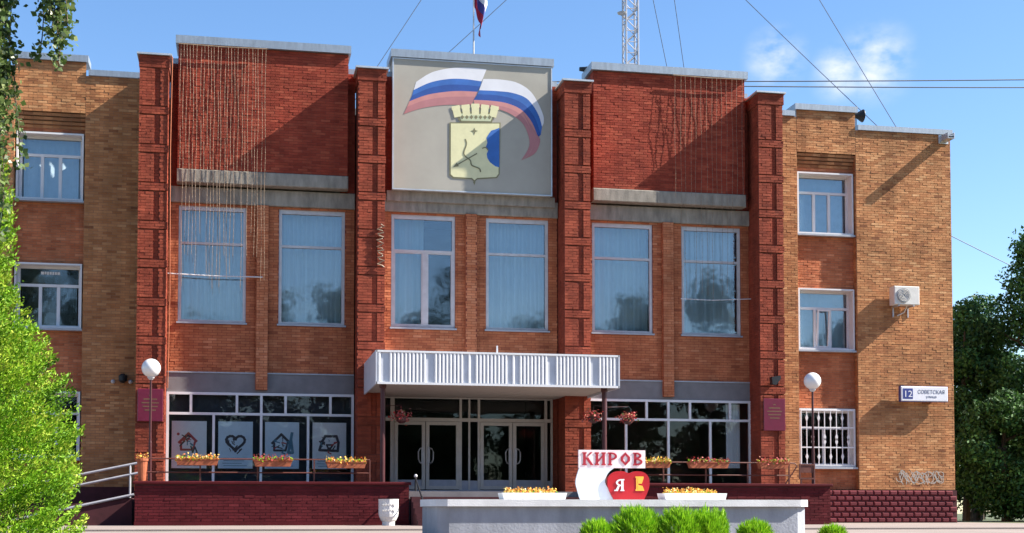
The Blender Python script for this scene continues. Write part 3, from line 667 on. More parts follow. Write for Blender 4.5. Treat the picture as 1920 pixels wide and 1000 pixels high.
MB().lathe([(.09, 0), (.13, .5), (.15, .5), (.15, .56), (.12, .56)], (-9.0, -3.45, .775), 14).build('pot', 'terracotta', pot); flowers('flowers', pot, -9.14, -8.86, -3.6, -3.3, 1.3, 1.5, 'petal', 90, .05)

for x, lab in ((-8.83, 'globe lamp post standing before the leftmost brick pier'), (8.86, 'globe lamp post standing before the barred window of the right wing')):
    t = thing('lamp_post', lab, 'lamp', (x, -3.2, .545), 'white globe lamps on the terrace')
    MB().lathe([(.09, 0), (.09, .03), (.05, .06), (.04, 1.2), (.032, 1.25), (.028, 2.8)], (x, -3.2, .545), 12).build('pole', 'darksteel', t)
    MB().lathe([(.04, 0), (.085, .05), (.09, .09), (.06, .10)], (x, -3.2, 3.32), 14).build('globe_holder', 'greyw', t)
    MB().ball((x, -3.2, 3.62), .235, 28, 18).build('globe', 'globe', t, smooth=True)

# hanging baskets on the canopy posts
for x, y, z, lab in ((-2.47, -2.85, 2.35, 'hanging basket of red flowers left of the entrance doors'), (2.72, -2.85, 2.42, 'hanging basket of red flowers by the right canopy post'), (3.68, -2.85, 2.40, 'hanging basket of red flowers before the right-hand glazing, right of the canopy post')):
    t = thing('hanging_basket', lab, 'flower basket', (x, y, z), 'hanging flower baskets at the entrance')
    MB().lathe([(.06, 0), (.14, .06), (.17, .16), (.15, .16)], (x, y, z-.02), 14).build('basket', 'darksteel', t)
    px = -2.98 if x < 0 else 2.98
    MB().tube([(px, -3.0, z+.42), (x, y, z+.46), (x, y, z+.14)], .009, 5).build('hanger', 'darksteel', t)
    C = RNG.normal(size=(220, 3))*np.array([.12, .11, .075])+np.array([x, y, z+.16]); quads_object('flowers', leaves(C, .07, .8), np.clip(RNG.normal(.5, .3, 220), 0, 1), 'petalr', t, 'stuff')

# stair handrail, urn
t = thing('stair_handrail', 'short dark handrail at the end of the left maroon wall', 'handrail', (-2.2, -3.9, GZ))
MB().tube([(-2.2, -3.7, .545), (-2.2, -3.7, .9)], .028, 8).build('post', 'black', t); MB().tube([(-2.2, -3.7, .86), (-2.2, -5.2, .25), (-2.2, -5.2, GZ)],   .022, 8).build('rail', 'black', t)
MB().ball((-2.2, -3.7, .93), .045).build('knob', 'greyw', t, smooth=True)
t = thing('litter_urn', 'white cast urn bin standing before the left maroon wall', 'bin', (-2.97, -4.4, GZ))
MB().lathe([(.155, 0), (.16, .10), (.19, .13), (.235, .22), (.25, .30), (.25, .62), (.255, .66), (.22, .66), (.20, .4)], (-2.97, -4.4, GZ), 16).build('bowl', 'urn', t)
for k in range(6):
    for zz in (GZ+.38, GZ+.52):
        xx = -2.97-.16+.064*k; MB().prism([(xx-.018, zz), (xx, zz-.026), (xx+.018, zz), (xx, zz+.026)], -4.652, -4.62).build('relief_stud', 'acw', t)
# ramp with pipe handrails at the left end
rp = MB().add([(-16, -2.6, GZ), (-9.3, -2.6, GZ), (-9.3, -2.6, .36), (-16, -2.6, GZ+.02), (-16, -1.2, GZ), (-9.3, -1.2, GZ), (-9.3, -1.2, .36), (-16, -1.2, GZ+.02)], [(0, 1, 2, 3), (7, 6, 5, 4), (0, 4, 5, 1), (1, 5, 6, 2), (2, 6, 7, 3), (3, 7, 4, 0)]).build('ramp', 'mortar_dark'); rp['kind'] = 'structure'
t = thing('ramp_handrail', 'sloping pale pipe handrail beside the left end of the maroon wall', 'handrail', (-11, -1.5, GZ))
for (x0, z0), (x1, z1) in (((-14.0, .27), (-9.15, 1.31)), ((-14.0, -.02), (-9.05, 1.07))): MB().tube([(x0, -1.5, z0), (x1, -1.5, z1)], .032, 8).build('rail', 'steel', t)
MB().tube([(-13.5, -2.62, -.50+.02), (-9.25, -2.62, .45)], .035, 8).build('kerb_rail', 'steel', t)
MB().tube([(-9.43, -1.5, .38), (-9.43, -1.5, 1.26)], .028, 8).build('post', 'steel', t); MB().tube([(-12.3, -1.5, -.1), (-12.3, -1.5, .64)], .028, 8).build('post', 'steel', t)

# ------------------------------------------------------------------ things on the facade
for x, z0, z1, lab in ((-9.03, 2.48, 3.37, 'dark maroon plaque on the leftmost pier behind the lamp post'), (9.02, 2.43, 3.39, 'dark maroon plaque on the rightmost pier')):
    t = thing('plaque', lab, 'plaque', (x, -.03, z0), 'maroon name plaques on the piers')
    MB().cbox(x-.34, x+.34, -.045, -.012, z0, z1, .012).build('plate', 'plaque', t)
    for i, wdt in enumerate((.08, .36, .46, .40, .30)): MB().box(x-wdt/2, x+wdt/2, -.0475, -.0455, z1-.20-.1*i, z1-.165-.1*i).build('text_line', 'gilt', t)
t = thing('air_conditioner', 'grey outdoor air-conditioning unit on the right wing wall', 'air conditioner', (20.78-6.68, 1.5, 6.55))
ax0, ax1, az0, az1 = 13.68, 14.54, 6.58, 7.17
MB().cbox(ax0, ax1, 1.45, 1.80, az0, az1, .02).build('casing', 'acw', t)
MB().lathe([(.23, 0), (.235, .028)], (ax0+.31, 1.421, (az0+az1)/2), 24, 'y').build('fan_ring', 'acg', t)
gm = MB()
for k in range(4): gm.tube([(ax0+.31+(.05+.045*k)*math.cos(w), 1.415, (az0+az1)/2+(.05+.045*k)*math.sin(w)) for w in np.linspace(0, 6.283, 21)], .006, 4, False) if True else gm.lathe([(.05, 0), (.06, .006)], (ax0+.31, 1.414, (az0+az1)/2), 24, 'y')
gm.build('fan_grille', 'acw', t)
for x in (ax0+.15, ax1-.2): MB().box(x-.02, x+.02, 1.45, 1.88, az0-.05, az0-.003).build('bracket', 'steel', t); MB().box(x-.02, x+.02, 1.85, 1.885, az0-.35, az0-.05).build('bracket', 'steel', t)
MB().tube([(ax0+.55, 1.7, az0), (ax0+.5, 1.8, az0-.2), (ax0+.3, 1.88, az0-.3)], .02, 6).build('pipe', 'acw', t)
t = thing('address_sign', 'white street address sign with a blue number box near the wing corner', 'sign', (14.75, 1.6, 3.55))
sx0, sx1, sz0, sz1 = 13.95, 15.56, 3.53, 4.00
MB().cbox(sx0, sx1, 1.62, 1.78, sz0, sz1, .02).build('light_box', 'signw', t); MB().box(sx0-.012, sx1+.012, 1.64, 1.775, sz0-.014, sz1+.012).build('sign_edge', 'signb', t)
MB().box(sx0+.06, sx0+.40, 1.616, 1.619, sz0+.07, sz1-.07).build('number_box', 'signb', t)
for x in (sx0+.3, sx1-.3): MB().box(x-.02, x+.02, 1.775, 1.89, sz0+.1, sz0+.16).build('bracket', 'steel', t)
def text(s, x, z, h, y, m, parent, name, width=None):
    cu = bpy.data.curves.new('t', 'FONT'); cu.body = s; cu.size = h; cu.align_x = 'CENTER'; cu.extrude = .001
    tmp = bpy.data.objects.new('t', cu); COL.objects.link(tmp); bpy.context.view_layer.update()
    me = bpy.data.meshes.new_from_object(tmp); bpy.data.objects.remove(tmp); me.materials.clear(); me.materials.append(MAT[m])
    sc2 = 1. if not width else width/max(1e-6, max(v.co.x for v in me.vertices)-min(v.co.x for v in me.vertices))
    for v in me.vertices: v.co = (v.co.x*sc2, v.co.z, v.co.y)
    return link(name, me, (x, y, z), parent)
text('12', sx0+.23, sz0+.13, .29, 1.613, 'signw', t, 'number', .24)
text('СОВЕТСКАЯ', (sx0+.46+sx1)/2, sz0+.24, .17, 1.617, 'ink', t, 'lettering', .92); text('улица', (sx0+.46+sx1)/2, sz0+.11, .11, 1.617, 'ink', t, 'lettering', .36)
# sheet-metal rain spout at the roof corner: its shadow crosses the wing wall
t = thing('rain_spout', 'small pale sheet-metal rain spout at the top corner of the right wing', 'rain spout', (15.6, 1.6, 11.95))
sp = MB(); sp.box(15.55, 15.57, 1.36, 1.9, 12.0, 12.17); sp.box(15.77, 15.79, 1.36, 1.9, 12.0, 12.17); sp.box(15.55, 15.79, 1.36, 1.9, 11.98, 11.998); sp.build('trough', 'galvb', t)
MB().box(15.5, 15.84, 1.865, 1.885, 11.93, 12.21).build('back_plate', 'galvb', t); MB().box(15.58, 15.76, 1.37, 1.88, 12.05, 12.07).build('strap', 'galv', t)
t = thing('wall_floodlight', 'small black floodlight on the rightmost pier above the plaque', 'floodlight', (9.0, -.15, 3.8))
MB().prism([(8.86, 4.02), (9.14, 4.06), (9.14, 3.96), (9.0, 3.78), (8.88, 3.80)], -.26, -.06).build('lamp_head', 'black', t); MB().box(8.97, 9.03, -.08, -.01, 3.82, 3.92).build('bracket', 'black', t)
t = thing('wall_lamp', 'small dark lamp on the left wing wall beside the leftmost pier', 'lamp', (-9.95, 1.75, 3.75))
MB().lathe([(.05, 0), (.12, .06), (.12, .2), (.05, .26)], (-9.9, 1.72, 3.68), 12).build('lamp_body', 'black', t); MB().box(-9.93, -9.87, 1.74, 1.89, 3.8, 3.86).build('bracket', 'black', t)
for dx in (-.28, .2): MB().ball((-9.9+dx, 1.82, 3.72), .06, 10, 8).build('bulb', 'greyw', t, smooth=True)
for x, y, z, d, lab in ((3.74, 1.5, 13.40, 1, 'dark horn loudspeaker on the roof between the crest panel and right panel'), (12.80, 2.1, 12.66, 1, 'dark horn loudspeaker on the roof step of the right wing')):
    t = thing('loudspeaker', lab, 'loudspeaker', (x, y, z-.4), 'horn loudspeakers on the roof')
    MB().lathe([(.06, -.30), (.08, -.12), (.11, 0), (.20, .16), (.21, .18), (.17, .17), (.05, .0)], (x, y, z+.1), 18, 'x').build('horn', 'black', t, smooth=True)
    MB().tube([(x-.05, y, z-.5), (x-.05, y, z+.05)], .025, 6).build('post', 'galv', t)
# graffiti scrawl
gf = MB()
rr = random.Random(5)
for s in range(15):
    x = 13.95+s*.1+rr.uniform(-.04, .04); z = .86+rr.uniform(0, .12); pts = []
    a = rr.uniform(0, 6); 
    for k in range(9): pts.append((x+.10*math.sin(a+k*.9)+.03*k*rr.uniform(.3, 1), z+.2+.18*math.cos(a*1.7+k*.8)))
    P2 = spline(pts, 4)
    for p, q in zip(P2, P2[1:]):
        d = Vector((q[0]-p[0], 0, q[1]-p[1])); 
        if d.length < 1e-4: continue
        nn = Vector((-d.z, 0, d.x)).normalized()*rr.uniform(.008, .016); gf.quad((p[0]-nn.x, 1.8765-.0004*s, p[1]-nn.z), (q[0]-nn.x, 1.8765-.0004*s, q[1]-nn.z), (q[0]+nn.x, 1.8765-.0004*s, q[1]+nn.z), (p[0]+nn.x, 1.8765-.0004*s, p[1]+nn.z))
gf.build('graffiti', 'chalk', H)

# curtains behind the glass
LABC = ('behind the tall window under the left string of lights', 'behind the tall window left of the second pier', 'behind the tall window with two lower sashes', 'behind the tall window right of the entrance axis', 'behind the tall window right of the third pier', 'behind the tall window left of the rightmost pier')
def drape(x0, x1, z0, z1, y, amp, per, m, name, label, gap=None):
    n = max(8, int((x1-x0)/per*8)); mb = MB(); ph = random.uniform(0, 6); vs = []
    for i in range(n+1):
        x = x0+(x1-x0)*i/n; yy = y+amp*math.sin(2*math.pi*(x-x0)/per+ph+.6*math.sin(x*5))
        vs += [(x, yy, z0), (x, yy*.5+y*.5, z1)]
    mb.add(vs, [(2*i, 2*i+2, 2*i+3, 2*i+1) for i in range(n)]); o = mb.build(name, m, None, smooth=True)
    return tag(o, label, 'curtain', 'curtains behind the windows')
for (w, x0, x1, k) in bay_windows:
    drape(x0+.05, x1-.05 if k != 2 else x0+1.0, WB+.02, WT-.05, 1.44+.02*(k % 3), .085, .23+.04*(k % 3), 'curtain', 'curtain', 'pale pleated curtain '+LABC[k])
for z0, z1, lab in ((RW[0][0], RW[0][1], 'pale blind curtain in the top window of the right wing'), (RW[1][0], RW[1][1], 'pale blind curtain in the middle window of the right wing')):
    drape(10.75, 12.5, z0+.08, z1-.08, 2.62, .02, .3, 'blind', 'curtain', lab)
drape(-12.9, -11.1, LW[0][0]+.08, LW[0][1]-.05, 2.65, .03, .3, 'blind', 'curtain', 'pale blind curtain in the top window of the left wing')
drape(7.98, 8.42, 1.35, 3.3, 1.30, .012, .1, 'curtain', 'curtain', 'white vertical blind at the right end of the ground-floor glazing')

# posters inside the ground-floor windows
def ring(c, pts, w, m, y, par, name):
    mb = MB(); P2 = [Vector((p[0]+c[0], 0, p[1]+c[1])) for p in pts]
    for i in range(len(P2)-1):
        d = P2[i+1]-P2[i]
        if d.length < 1e-5: continue
        d.normalize(); nn = Vector((-d.z, 0, d.x))*w/2
        mb.quad(*[(q.x, y-.0001*i, q.z) for q in (P2[i]-d*w*.3-nn, P2[i+1]+d*w*.3-nn, P2[i+1]+d*w*.3+nn, P2[i]-d*w*.3+nn)])
    return mb.build(name, m, par)
for i, (xa, lab, pm) in enumerate(((-8.50, 'grey poster with a red and black house sketch, leftmost in the window', 'posterg'), (-7.22, 'pale blue poster with a dark heart sketch in the window', 'poster'), (-5.92, 'pale blue poster with a dark house and a teal figure in the window', 'poster'), (-4.58, 'grey-blue poster with a dark vehicle sketch, rightmost in the window', 'posterg'))):
    c = (xa+.48, 1.98); z0, z1 = 1.24, 2.57
    t = thing('poster', lab, 'poster', (c[0], 1.0, z0), 'posters behind the ground-floor glass')
    MB().box(xa, xa+.96, 1.000, 1.008, z0, z1).build('sheet', pm, t); y = .9965
    for k in range(4): MB().box(xa+.12+.03*(k % 2), xa+.80-.07*(k % 3), y-.001, y, 1.52-.07*k, 1.535-.07*k).build('text_line', 'pteal', t)
    pr = random.Random(40+i)
    for k in range(9):
        q = (pr.uniform(-.24, .2), pr.uniform(-.24, .2)); ring(c, [q, (q[0]+pr.uniform(-.09, .09), q[1]+pr.uniform(-.09, .06)), (q[0]+pr.uniform(-.1, .1), q[1]-pr.uniform(.02, .12))], pr.uniform(.018, .04), ('pcrim', 'pink', 'pteal', 'pink')[(i+k) % 4] if i != 1 else 'pink', y-.0075-.0005*k, t, 'sketch_stroke')
    if i == 1: ring(c, [(.26*math.sin(a)**3, .02*(13*math.cos(a)-5*math.cos(2*a)-2*math.cos(3*a)-math.cos(4*a))*.75) for a in np.linspace(0, 6.283, 26)], .07, 'pink', y, t, 'heart_sketch')
    elif i in (0, 2):
        ring(c, [(-.28, -.02), (-.02, .24), (.2, .02)], .07, 'pcrim' if i == 0 else 'pink', y, t, 'roof_sketch'); ring(c, [(-.22, -.02), (-.22, -.22), (.1, -.22), (.16, 0)], .06, 'pcrim' if i == 0 else 'pink', y-.003, t, 'house_sketch')
        if i == 0: ring(c, [(.05, -.12), (.1, -.3), (.16, -.14), (.22, -.3)], .04, 'pink', y-.006, t, 'animal_sketch'); MB().lathe([(.04, 0), (.04, .002)], (c[0]-.3, y-.004, c[1]+.22), 12, 'y').build('sun_sketch', 'pcrim', t)
        else: ring(c, [(.28, .28), (.25, .1), (.3, -.28), (.18, -.28), (.25, .1)], .08, 'pteal', y-.006, t, 'figure_sketch')
    else:
        ring(c, [(-.28, -.2), (-.2, .05), (-.12, .2), (.2, .2), (.26, .02), (.24, -.22), (-.28, -.2)], .075, 'pink', y, t, 'vehicle_sketch'); ring(c, [(-.08, -.05), (.0, -.2), (.1, -.05), (-.08, -.05)], .05, 'pink', y-.003, t, 'vehicle_sketch')

# strings of lights hanging from the copings
for xs, xe, n, lab in ((-8.36, -6.0, 26, 'curtain of light strings hanging over the left brick panel and window'), (6.15, 8.28, 14, 'curtain of light strings hanging over the right brick panel')):
    t = thing('light_string_curtain', lab, 'string lights', ((xs+xe)/2, .5, 6.2), 'hanging light string curtains')
    MB().tube([(xs-.05, .515, 13.17), ((xs+xe)/2, .51, 13.15), (xe+.05, .515, 13.17)], .018, 5).build('carrier_wire', 'string', t)
    for i in range(n):
        x = xs+(xe-xs)*i/(n-1)+random.uniform(-.02, .02); zb = random.choice((6.3, 6.55, 6.7, 6.5, 7.2, 7.8, 9.6)) if xs < 0 else random.choice((6.4, 6.6, 6.5, 7.3, 9.5))
        mb = MB(); pts = [(x+.012*math.sin(i+z*2), .50+.012*math.sin(i*2+z*3), z) for z in np.linspace(13.16, zb, 14)]
        mb.tube(pts, .0042, 4); z = 13.0
        while z > zb:
            xx = x+.012*math.sin(i+z*2); yy = .50+.012*math.sin(i*2+z*3); s = .009
            mb.add([(xx-s, yy, z), (xx+s, yy, z), (xx, yy-s, z), (xx, yy+s, z), (xx, yy, z+.035), (xx, yy, z-.05)], [(0, 2, 4), (2, 1, 4), (1, 3, 4), (3, 0, 4), (2, 0, 5), (1, 2, 5), (3, 1, 5), (0, 3, 5)]); z -= random.uniform(.13, .2)
        mb.build('light_string', 'string', t)
# bunched string of lights on the second pier
t = thing('light_string_bundle', 'bunched tangle of light string on the second pier at window height', 'string lights', (-2.75, -.05, 6.9))
mb = MB(); pts = [(-2.76+.10*math.sin(k*1.7)+.03*random.uniform(-1, 1), -.045-.02*random.random(), 8.15-k*.045) for k in range(28)]; mb.tube(pts, .02, 5); mb.build('wire_tangle', 'string', t)
t = tag(MB().tube([(-8.65, .80, 6.70), (-7.4, .79, 6.67), (-6.03, .80, 6.68)], .018, 5).build('strung_cable', 'wirew'), 'thin white cable strung across the leftmost tall window', 'cable')
t = tag(MB().tube([(6.4, .80, 6.44), (7.4, .79, 6.42), (8.66, .80, 6.50)], .014, 5).build('strung_cable', 'wirew'), 'thin white cable strung across the rightmost tall window', 'cable')
tag(MB().tube([(-8.55, -.03, 12.6), (-8.58, -.02, 10), (-8.55, -.02, 6), (-8.58, -.02, 3.4)], .016, 5).build('strung_cable', 'terracotta'), 'thin cable running down the right edge of the leftmost pier', 'cable')

# ------------------------------------------------------------------ roof: flag, mast, cables
t = thing('flag', 'limp tricolour flag hanging on the thin roof pole', 'flag', (.42, 3, 12.1))
MB().tube([(.42, 3, 12.1), (.42, 3, 18.2)], [.03, .02], 8).build('flagpole', 'steel', t)
for i, m in enumerate(('flagwhite', 'flagblue', 'flagred')):
    mb = MB(); vs = []; nx, nz = 12, 12
    for a in range(nz+1):
        hh = i/3+a/(3*nz)
        for b in range(nx+1):
            f = b/nx; drop = (1.35*f**.9)*(1-.25*hh)
            x = .44+.46*f**.6*(1-.35*hh)*(.75+.25*math.sin(f*9+hh*3)); y = 3+.10*math.sin(f*15+hh*2)*(f+.2); z = 17.12-hh*1.35-drop
            vs.append((x, y, z))
    mb.add(vs, [(r*(nx+1)+c, r*(nx+1)+c+1, (r+1)*(nx+1)+c+1, (r+1)*(nx+1)+c) for r in range(nz) for c in range(nx)]); mb.build('flag_stripe', m, t, smooth=True)
t = thing('antenna_mast', 'pale lattice antenna mast rising behind the right brick panel', 'mast', (6.94, 8, 12.1))
mw = .22
for sx in (-1, 1):
    for sy in (-1, 1): MB().tube([(6.94+sx*mw, 8+sy*mw, 12.1), (6.94+sx*mw, 8+sy*mw, 31)], .035, 6).build('mast_leg', 'steel', t)
mb = MB(); z = 12.3; k = 0
while z < 30.6:
    for sy in (-1, 1):
        s = 1 if k % 2 else -1
        mb.tube([(6.94-s*mw, 8+sy*mw, z), (6.94+s*mw, 8+sy*mw, z+.4)], .018, 4); mb.tube([(6.94+sy*mw, 8-s*mw, z), (6.94+sy*mw, 8+s*mw, z+.4)], .018, 4)
    mb.tube([(6.94-mw, 8-mw, z), (6.94+mw, 8-mw, z)], .018, 4); z += .4; k += 1
mb.build('lattice_bracing', 'steel', t, kind='stuff')
MB().lathe([(.05, 0), (.16, .05), (.18, .09)], (6.55, 7.7, 17.6), 14).build('dish', 'steel', t); MB().tube([(6.55, 7.7, 17.6), (6.75, 7.85, 17.5)], .03, 6).build('dish_arm', 'steel', t)
M1, M2 = Vector((6.94, 8, 22.5)), Vector((6.96, 8, 30.2))
def guy(a, b, lab, r=.013):
    a, b = Vector(a), Vector(b); pts = []
    for i in range(9): s = i/8; p = a.lerp(b, s); p.z -= .25*math.sin(math.pi*s)*(a-b).length/40; pts.append(p)
    return tag(MB().tube(pts, r, 5).build('guy_wire', 'wire'), lab, 'wire', 'guy wires of the mast')
def ext(a, b, z): a, b = Vector(a), Vector(b); s = (z-a.z)/(b.z-a.z); return a.lerp(b, s)
guy(M2, ext(M2, (-1.77, 8, 15.9), 12.15), 'mast guy wire running down left, left of the flag')
guy(M1, ext(M1, (.55, 8, 16.2), 12.15), 'mast guy wire running down left across the flag')
guy(M1, ext(M1, (8.28, 8, 16.06), 12.15), 'steep mast guy wire just right of the mast', .013)
guy(M2, ext(M2, (8.92, 8, 16.1), 12.15), 'steep mast guy wire, the second right of the mast', .013)
guy(M1, (13.86, 2.4, 12.35), 'long mast guy wire sloping down to the horn loudspeaker on the wing')
guy(M2, (14.42, 2.4, 12.35), 'long mast guy wire ending on the coping of the right wing')
for a, b, lab, r in (((4, 20, 18.85), (60, 20, 22.9), 'upper of two overhead cables crossing the sky at right', .03), ((4, 20, 18.75), (60, 20, 22.2), 'lower of two overhead cables crossing the sky at right', .03), ((22, 20, 14.6), (40, 20, 7.3), 'thin cable sloping down to the right above the dark trees', .02)):
    a, b = Vector(a), Vector(b); pts = [a.lerp(b, i/12)-Vector((0, 0, .2*math.sin(math.pi*i/12))) for i in range(13)]
    tag(MB().tube(pts, r, 5).build('overhead_cable', 'wire'), lab, 'cable', 'overhead cables')

# ------------------------------------------------------------------ planter with the city sign
pl = thing('planter', 'long low grey planter with a white rim in front of the entrance', 'planter', (-.7, -17, GZ-.035))
PP = [(-3.50, -18.0), (2.16, -18.0), (2.30, -17.93), (2.40, -17.72), (2.42, -17.4), (2.3, -16.35), (-3.66, -16.35), (-3.82, -17.3), (-3.78, -17.6), (-3.66, -17.85)]
MB().hprism(PP, GZ-.035, .09).build('planter_body', 'planter', pl)
cxp, cyp = -.7, -17.1
MB().hprism([(cxp+(x-cxp)*1.012, cyp+(y-cyp)*1.07) for x, y in PP], .092, .20).build('planter_rim', 'planterrim', pl)
SG = thing('city_sign', 'standing sign board reading the city name with a red heart, on the planter', 'sign', (-.55, -16.6, .2))
SY = -16.6
MB().prism([(-1.11, 1.04), (.04, 1.04), (.04, .74), (-1.11, .74)], SY, SY+.05).build('name_board', 'boardw', SG)
bl = [tuple(p) for p in spline([(-1.10, .74), (-1.16, .52), (-1.13, .36), (-1.08, .2)], 6)]
br = [tuple(p) for p in spline([(-.50, .2), (-.60, .38), (-.66, .52), (-.60, .66), (-.50, .74)], 6)]
MB().prism(bl+br, SY+.002, SY+.048).build('sign_body', 'signbody', SG)
hp = [tuple(p) for p in spline([(-.51, .2), (-.585, .34), (-.625, .47), (-.60, .60), (-.50, .675), (-.35, .685), (-.25, .655), (-.15, .685), (-.01, .675), (.08, .60), (.105, .47), (.07, .34), (0, .2)], 6)]
MB().prism(hp, SY-.03, SY+.04).build('heart', 'heart', SG)
def glyph(ch, x, z, w, h, m, y, par, mirror=False):
    s = .24; mb = MB(); k = [0]
    def R(pts):
        q = [((1-px) if mirror else px, pz) for px, pz in pts]; mb.prism([(x+px*w, z+pz*h) for px, pz in q], y-.0005*k[0]-.006, y); k[0] += 1
    def stem(x0): R([(x0, .06), (x0+s, .06), (x0+s, .94), (x0, .94)]); R([(x0-.08, 0), (x0+s+.08, 0), (x0+s+.08, .1), (x0-.08, .1)]); R([(x0-.08, .9), (x0+s+.08, .9), (x0+s+.08, 1), (x0-.08, 1)])
    def arc(cx, cz, rx, rz, a0, a1, t=.2):
        n = 10
        for i in range(n):
            a, b = a0+(a1-a0)*i/n, a0+(a1-a0)*(i+1)/n+.02
            R([(cx+rx*math.cos(a), cz+rz*math.sin(a)), (cx+rx*math.cos(b), cz+rz*math.sin(b)), (cx+(rx-t)*math.cos(b), cz+(rz-t*.6)*math.sin(b)), (cx+(rx-t)*math.cos(a), cz+(rz-t*.6)*math.sin(a))])
    if ch == 'К': stem(.1); R([(.3, .45), (.42, .58), (.98, 1), (.74, 1)]); R([(.34, .52), (.55, .62), (1.05, .0), (.78, 0)])
    if ch == 'И': stem(.08); stem(.70); R([(.28, .18), (.28, .34), (.74, .82), (.74, .66)])
    if ch in 'РЯ': stem(.12); arc(.34, .70, .56, .30, -math.pi/2, math.pi/2)
    if ch == 'Я': R([(.5, .46), (.72, .44), (1.0, 0), (.72, 0)]); R([(.7, 0), (1.08, 0), (1.08, .1), (.7, .1)])
    if ch == 'О':
        for sx in (-1, 1):
            for sz in (-1, 1): R([(.5, .5+sz*.52), (.5+sx*.44, .5+sz*.14), (.5+sx*.44, .5), (.5+sx*.20, .5), (.5+sx*.20, .5+sz*.10), (.5, .5+sz*.30)])
    if ch == 'В': stem(.12); arc(.34, .75, .48, .25, -math.pi/2, math.pi/2); arc(.34, .27, .58, .27, -math.pi/2, math.pi/2)
    if ch == 'Е': stem(.12); R([(.3, .88), (.92, .88), (.92, 1), (.3, 1)]); R([(.3, 0), (1, 0), (.80, .34), (.3, .42)]); R([(.3, .5), (.72, .5), (.92, .88), (.3, .88)])
    return mb.build('letter', m, par)
for i, ch in enumerate('КИРОВ'): glyph(ch, -1.055+i*.218, .785, .185, .215, 'letter', SY-.002, SG)
glyph('Я', -.50, .355, .17, .20, 'pwhite', SY-.032, SG, mirror=True); glyph('Е', -.15, .36, .16, .24, 'yellow', SY-.032, SG)
for x0, x1, lab in ((-2.50, -1.43, 'white tray of yellow flowers on the planter left of the city sign'), (.21, 1.30, 'white tray of yellow flowers on the planter right of the city sign')):
    t = thing('flower_tray', lab, 'flower tray', ((x0+x1)/2, -16.9, .2), 'flower trays on the planter')
    MB().prism([(x0+.03, .202), (x1-.03, .202), (x1, .315), (x0, .315)], -17.1, -16.7).build('tray', 'tray', t)
    foliage_in(t, x0+.05, x1-.1, -17.07, -16.73, .29, .35, 120, .05); flowers('flowers', t, x0+.08, x1-.15, -17.07, -16.73, .29, .42, 'petal', 420, .04, .15)

# ------------------------------------------------------------------ shrubs in front of the planter
def shrub(cx, cy, rx, ry, h, n, lab, z0=GZ-.035):
    t = thing('shrub', lab, 'shrub', (cx, cy, z0), 'feathery bright green shrubs before the planter')
    MB().tube([(cx, cy, z0), (cx+.01, cy, z0+h*.5)], [.03, .01], 6).build('stem', 'bark', t)
    u = RNG.normal(size=(n, 3)); u /= np.linalg.norm(u, axis=1)[:, None]; u[:, 2] = np.abs(u[:, 2]); r = RNG.uniform(.55, 1.0, n)**.6
    lump = 1+.10*np.sin(u[:, 0]*7+cx*9)*np.cos(u[:, 1]*6)+.09*np.sin(u[:, 0]*17+u[:, 2]*13+cx)+RNG.normal(0, .05, n)
    C = np.stack([cx+rx*u[:, 0]*r*lump, cy+ry*u[:, 1]*r*lump, z0+h*(.05+.95*u[:, 2]*r*lump)], 1)
    ax = u*.75+np.array([0, 0, .75])+RNG.normal(0, .28, (n, 3)); ax /= np.linalg.norm(ax, axis=1)[:, None]; bx = np.cross(ax, RNG.normal(size=(n, 3))); bx /= np.linalg.norm(bx, axis=1)[:, None]; sz = .115*RNG.uniform(.6, 1.2, n)[:, None]
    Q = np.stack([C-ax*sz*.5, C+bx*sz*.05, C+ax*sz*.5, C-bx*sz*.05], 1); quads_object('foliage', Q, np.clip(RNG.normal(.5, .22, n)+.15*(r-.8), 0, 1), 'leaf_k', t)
for a in ((-.90, -19.25, .40, .40, .44, 5200, 'tall bright green feathery shrub, leftmost of the big clump below the city sign'), (-.28, -19.35, .36, .36, .42, 4600, 'tall bright green feathery shrub in the middle of the big clump'),
          (.14, -19.3, .27, .3, .40, 3600, 'bright green feathery shrub third in the big clump'), (.42, -19.1, .16, .2, .40, 2200, 'narrow bright green feathery shrub at the right end of the big clump'),
          (-1.50, -19.3, .26, .26, .25, 2200, 'small round green shrub left of the big clump'), (.93, -19.3, .26, .26, .24, 2200, 'small round green shrub right of the big clump'), (2.17, -19.3, .2, .2, .16, 1500, 'tiny yellow-green shrub beyond the right end of the planter')):
    shrub(*a)

# ------------------------------------------------------------------ trees
def rod_tree(mb, p, d, L0, r, depth, rng, tips):
    q = p+d*L0; mb.tube([p, p.lerp(q, .5)+Vector((rng.uniform(-.04, .04), rng.uniform(-.04, .04), 0))*L0, q], [r, r*.8, r*.6], 6); tips.append(q)
    if depth == 0: return
    for _ in range(3):
        nd = (d+Vector((rng.uniform(-.9, .9), rng.uniform(-.9, .9), rng.uniform(-.15, .5)))).normalized(); rod_tree(mb, q, nd, L0*.68, r*.55, depth-1, rng, tips)
def crown(clumps, per, leaf, m, parent, name='crown', mu=.45, sd=.22, squash=.7, shell=.5):
    Cs = []; Ts = []; Os = []
    for (c, r) in clumps:
        u = RNG.normal(size=(per, 3)); u /= np.linalg.norm(u, axis=1)[:, None]; rad = r*RNG.uniform(shell, 1.05, per)
        P3 = u*rad[:, None]; P3[:, 2] *= squash; Cs.append(P3+np.array(c)); Os.append(u); Ts.append(np.clip(RNG.normal(mu+RNG.uniform(-.1, .1), sd, per), 0, 1))
    C = np.concatenate(Cs); return quads_object(name, leaves(C, leaf, .6, out=np.concatenate(Os)), np.concatenate(Ts), m, parent)
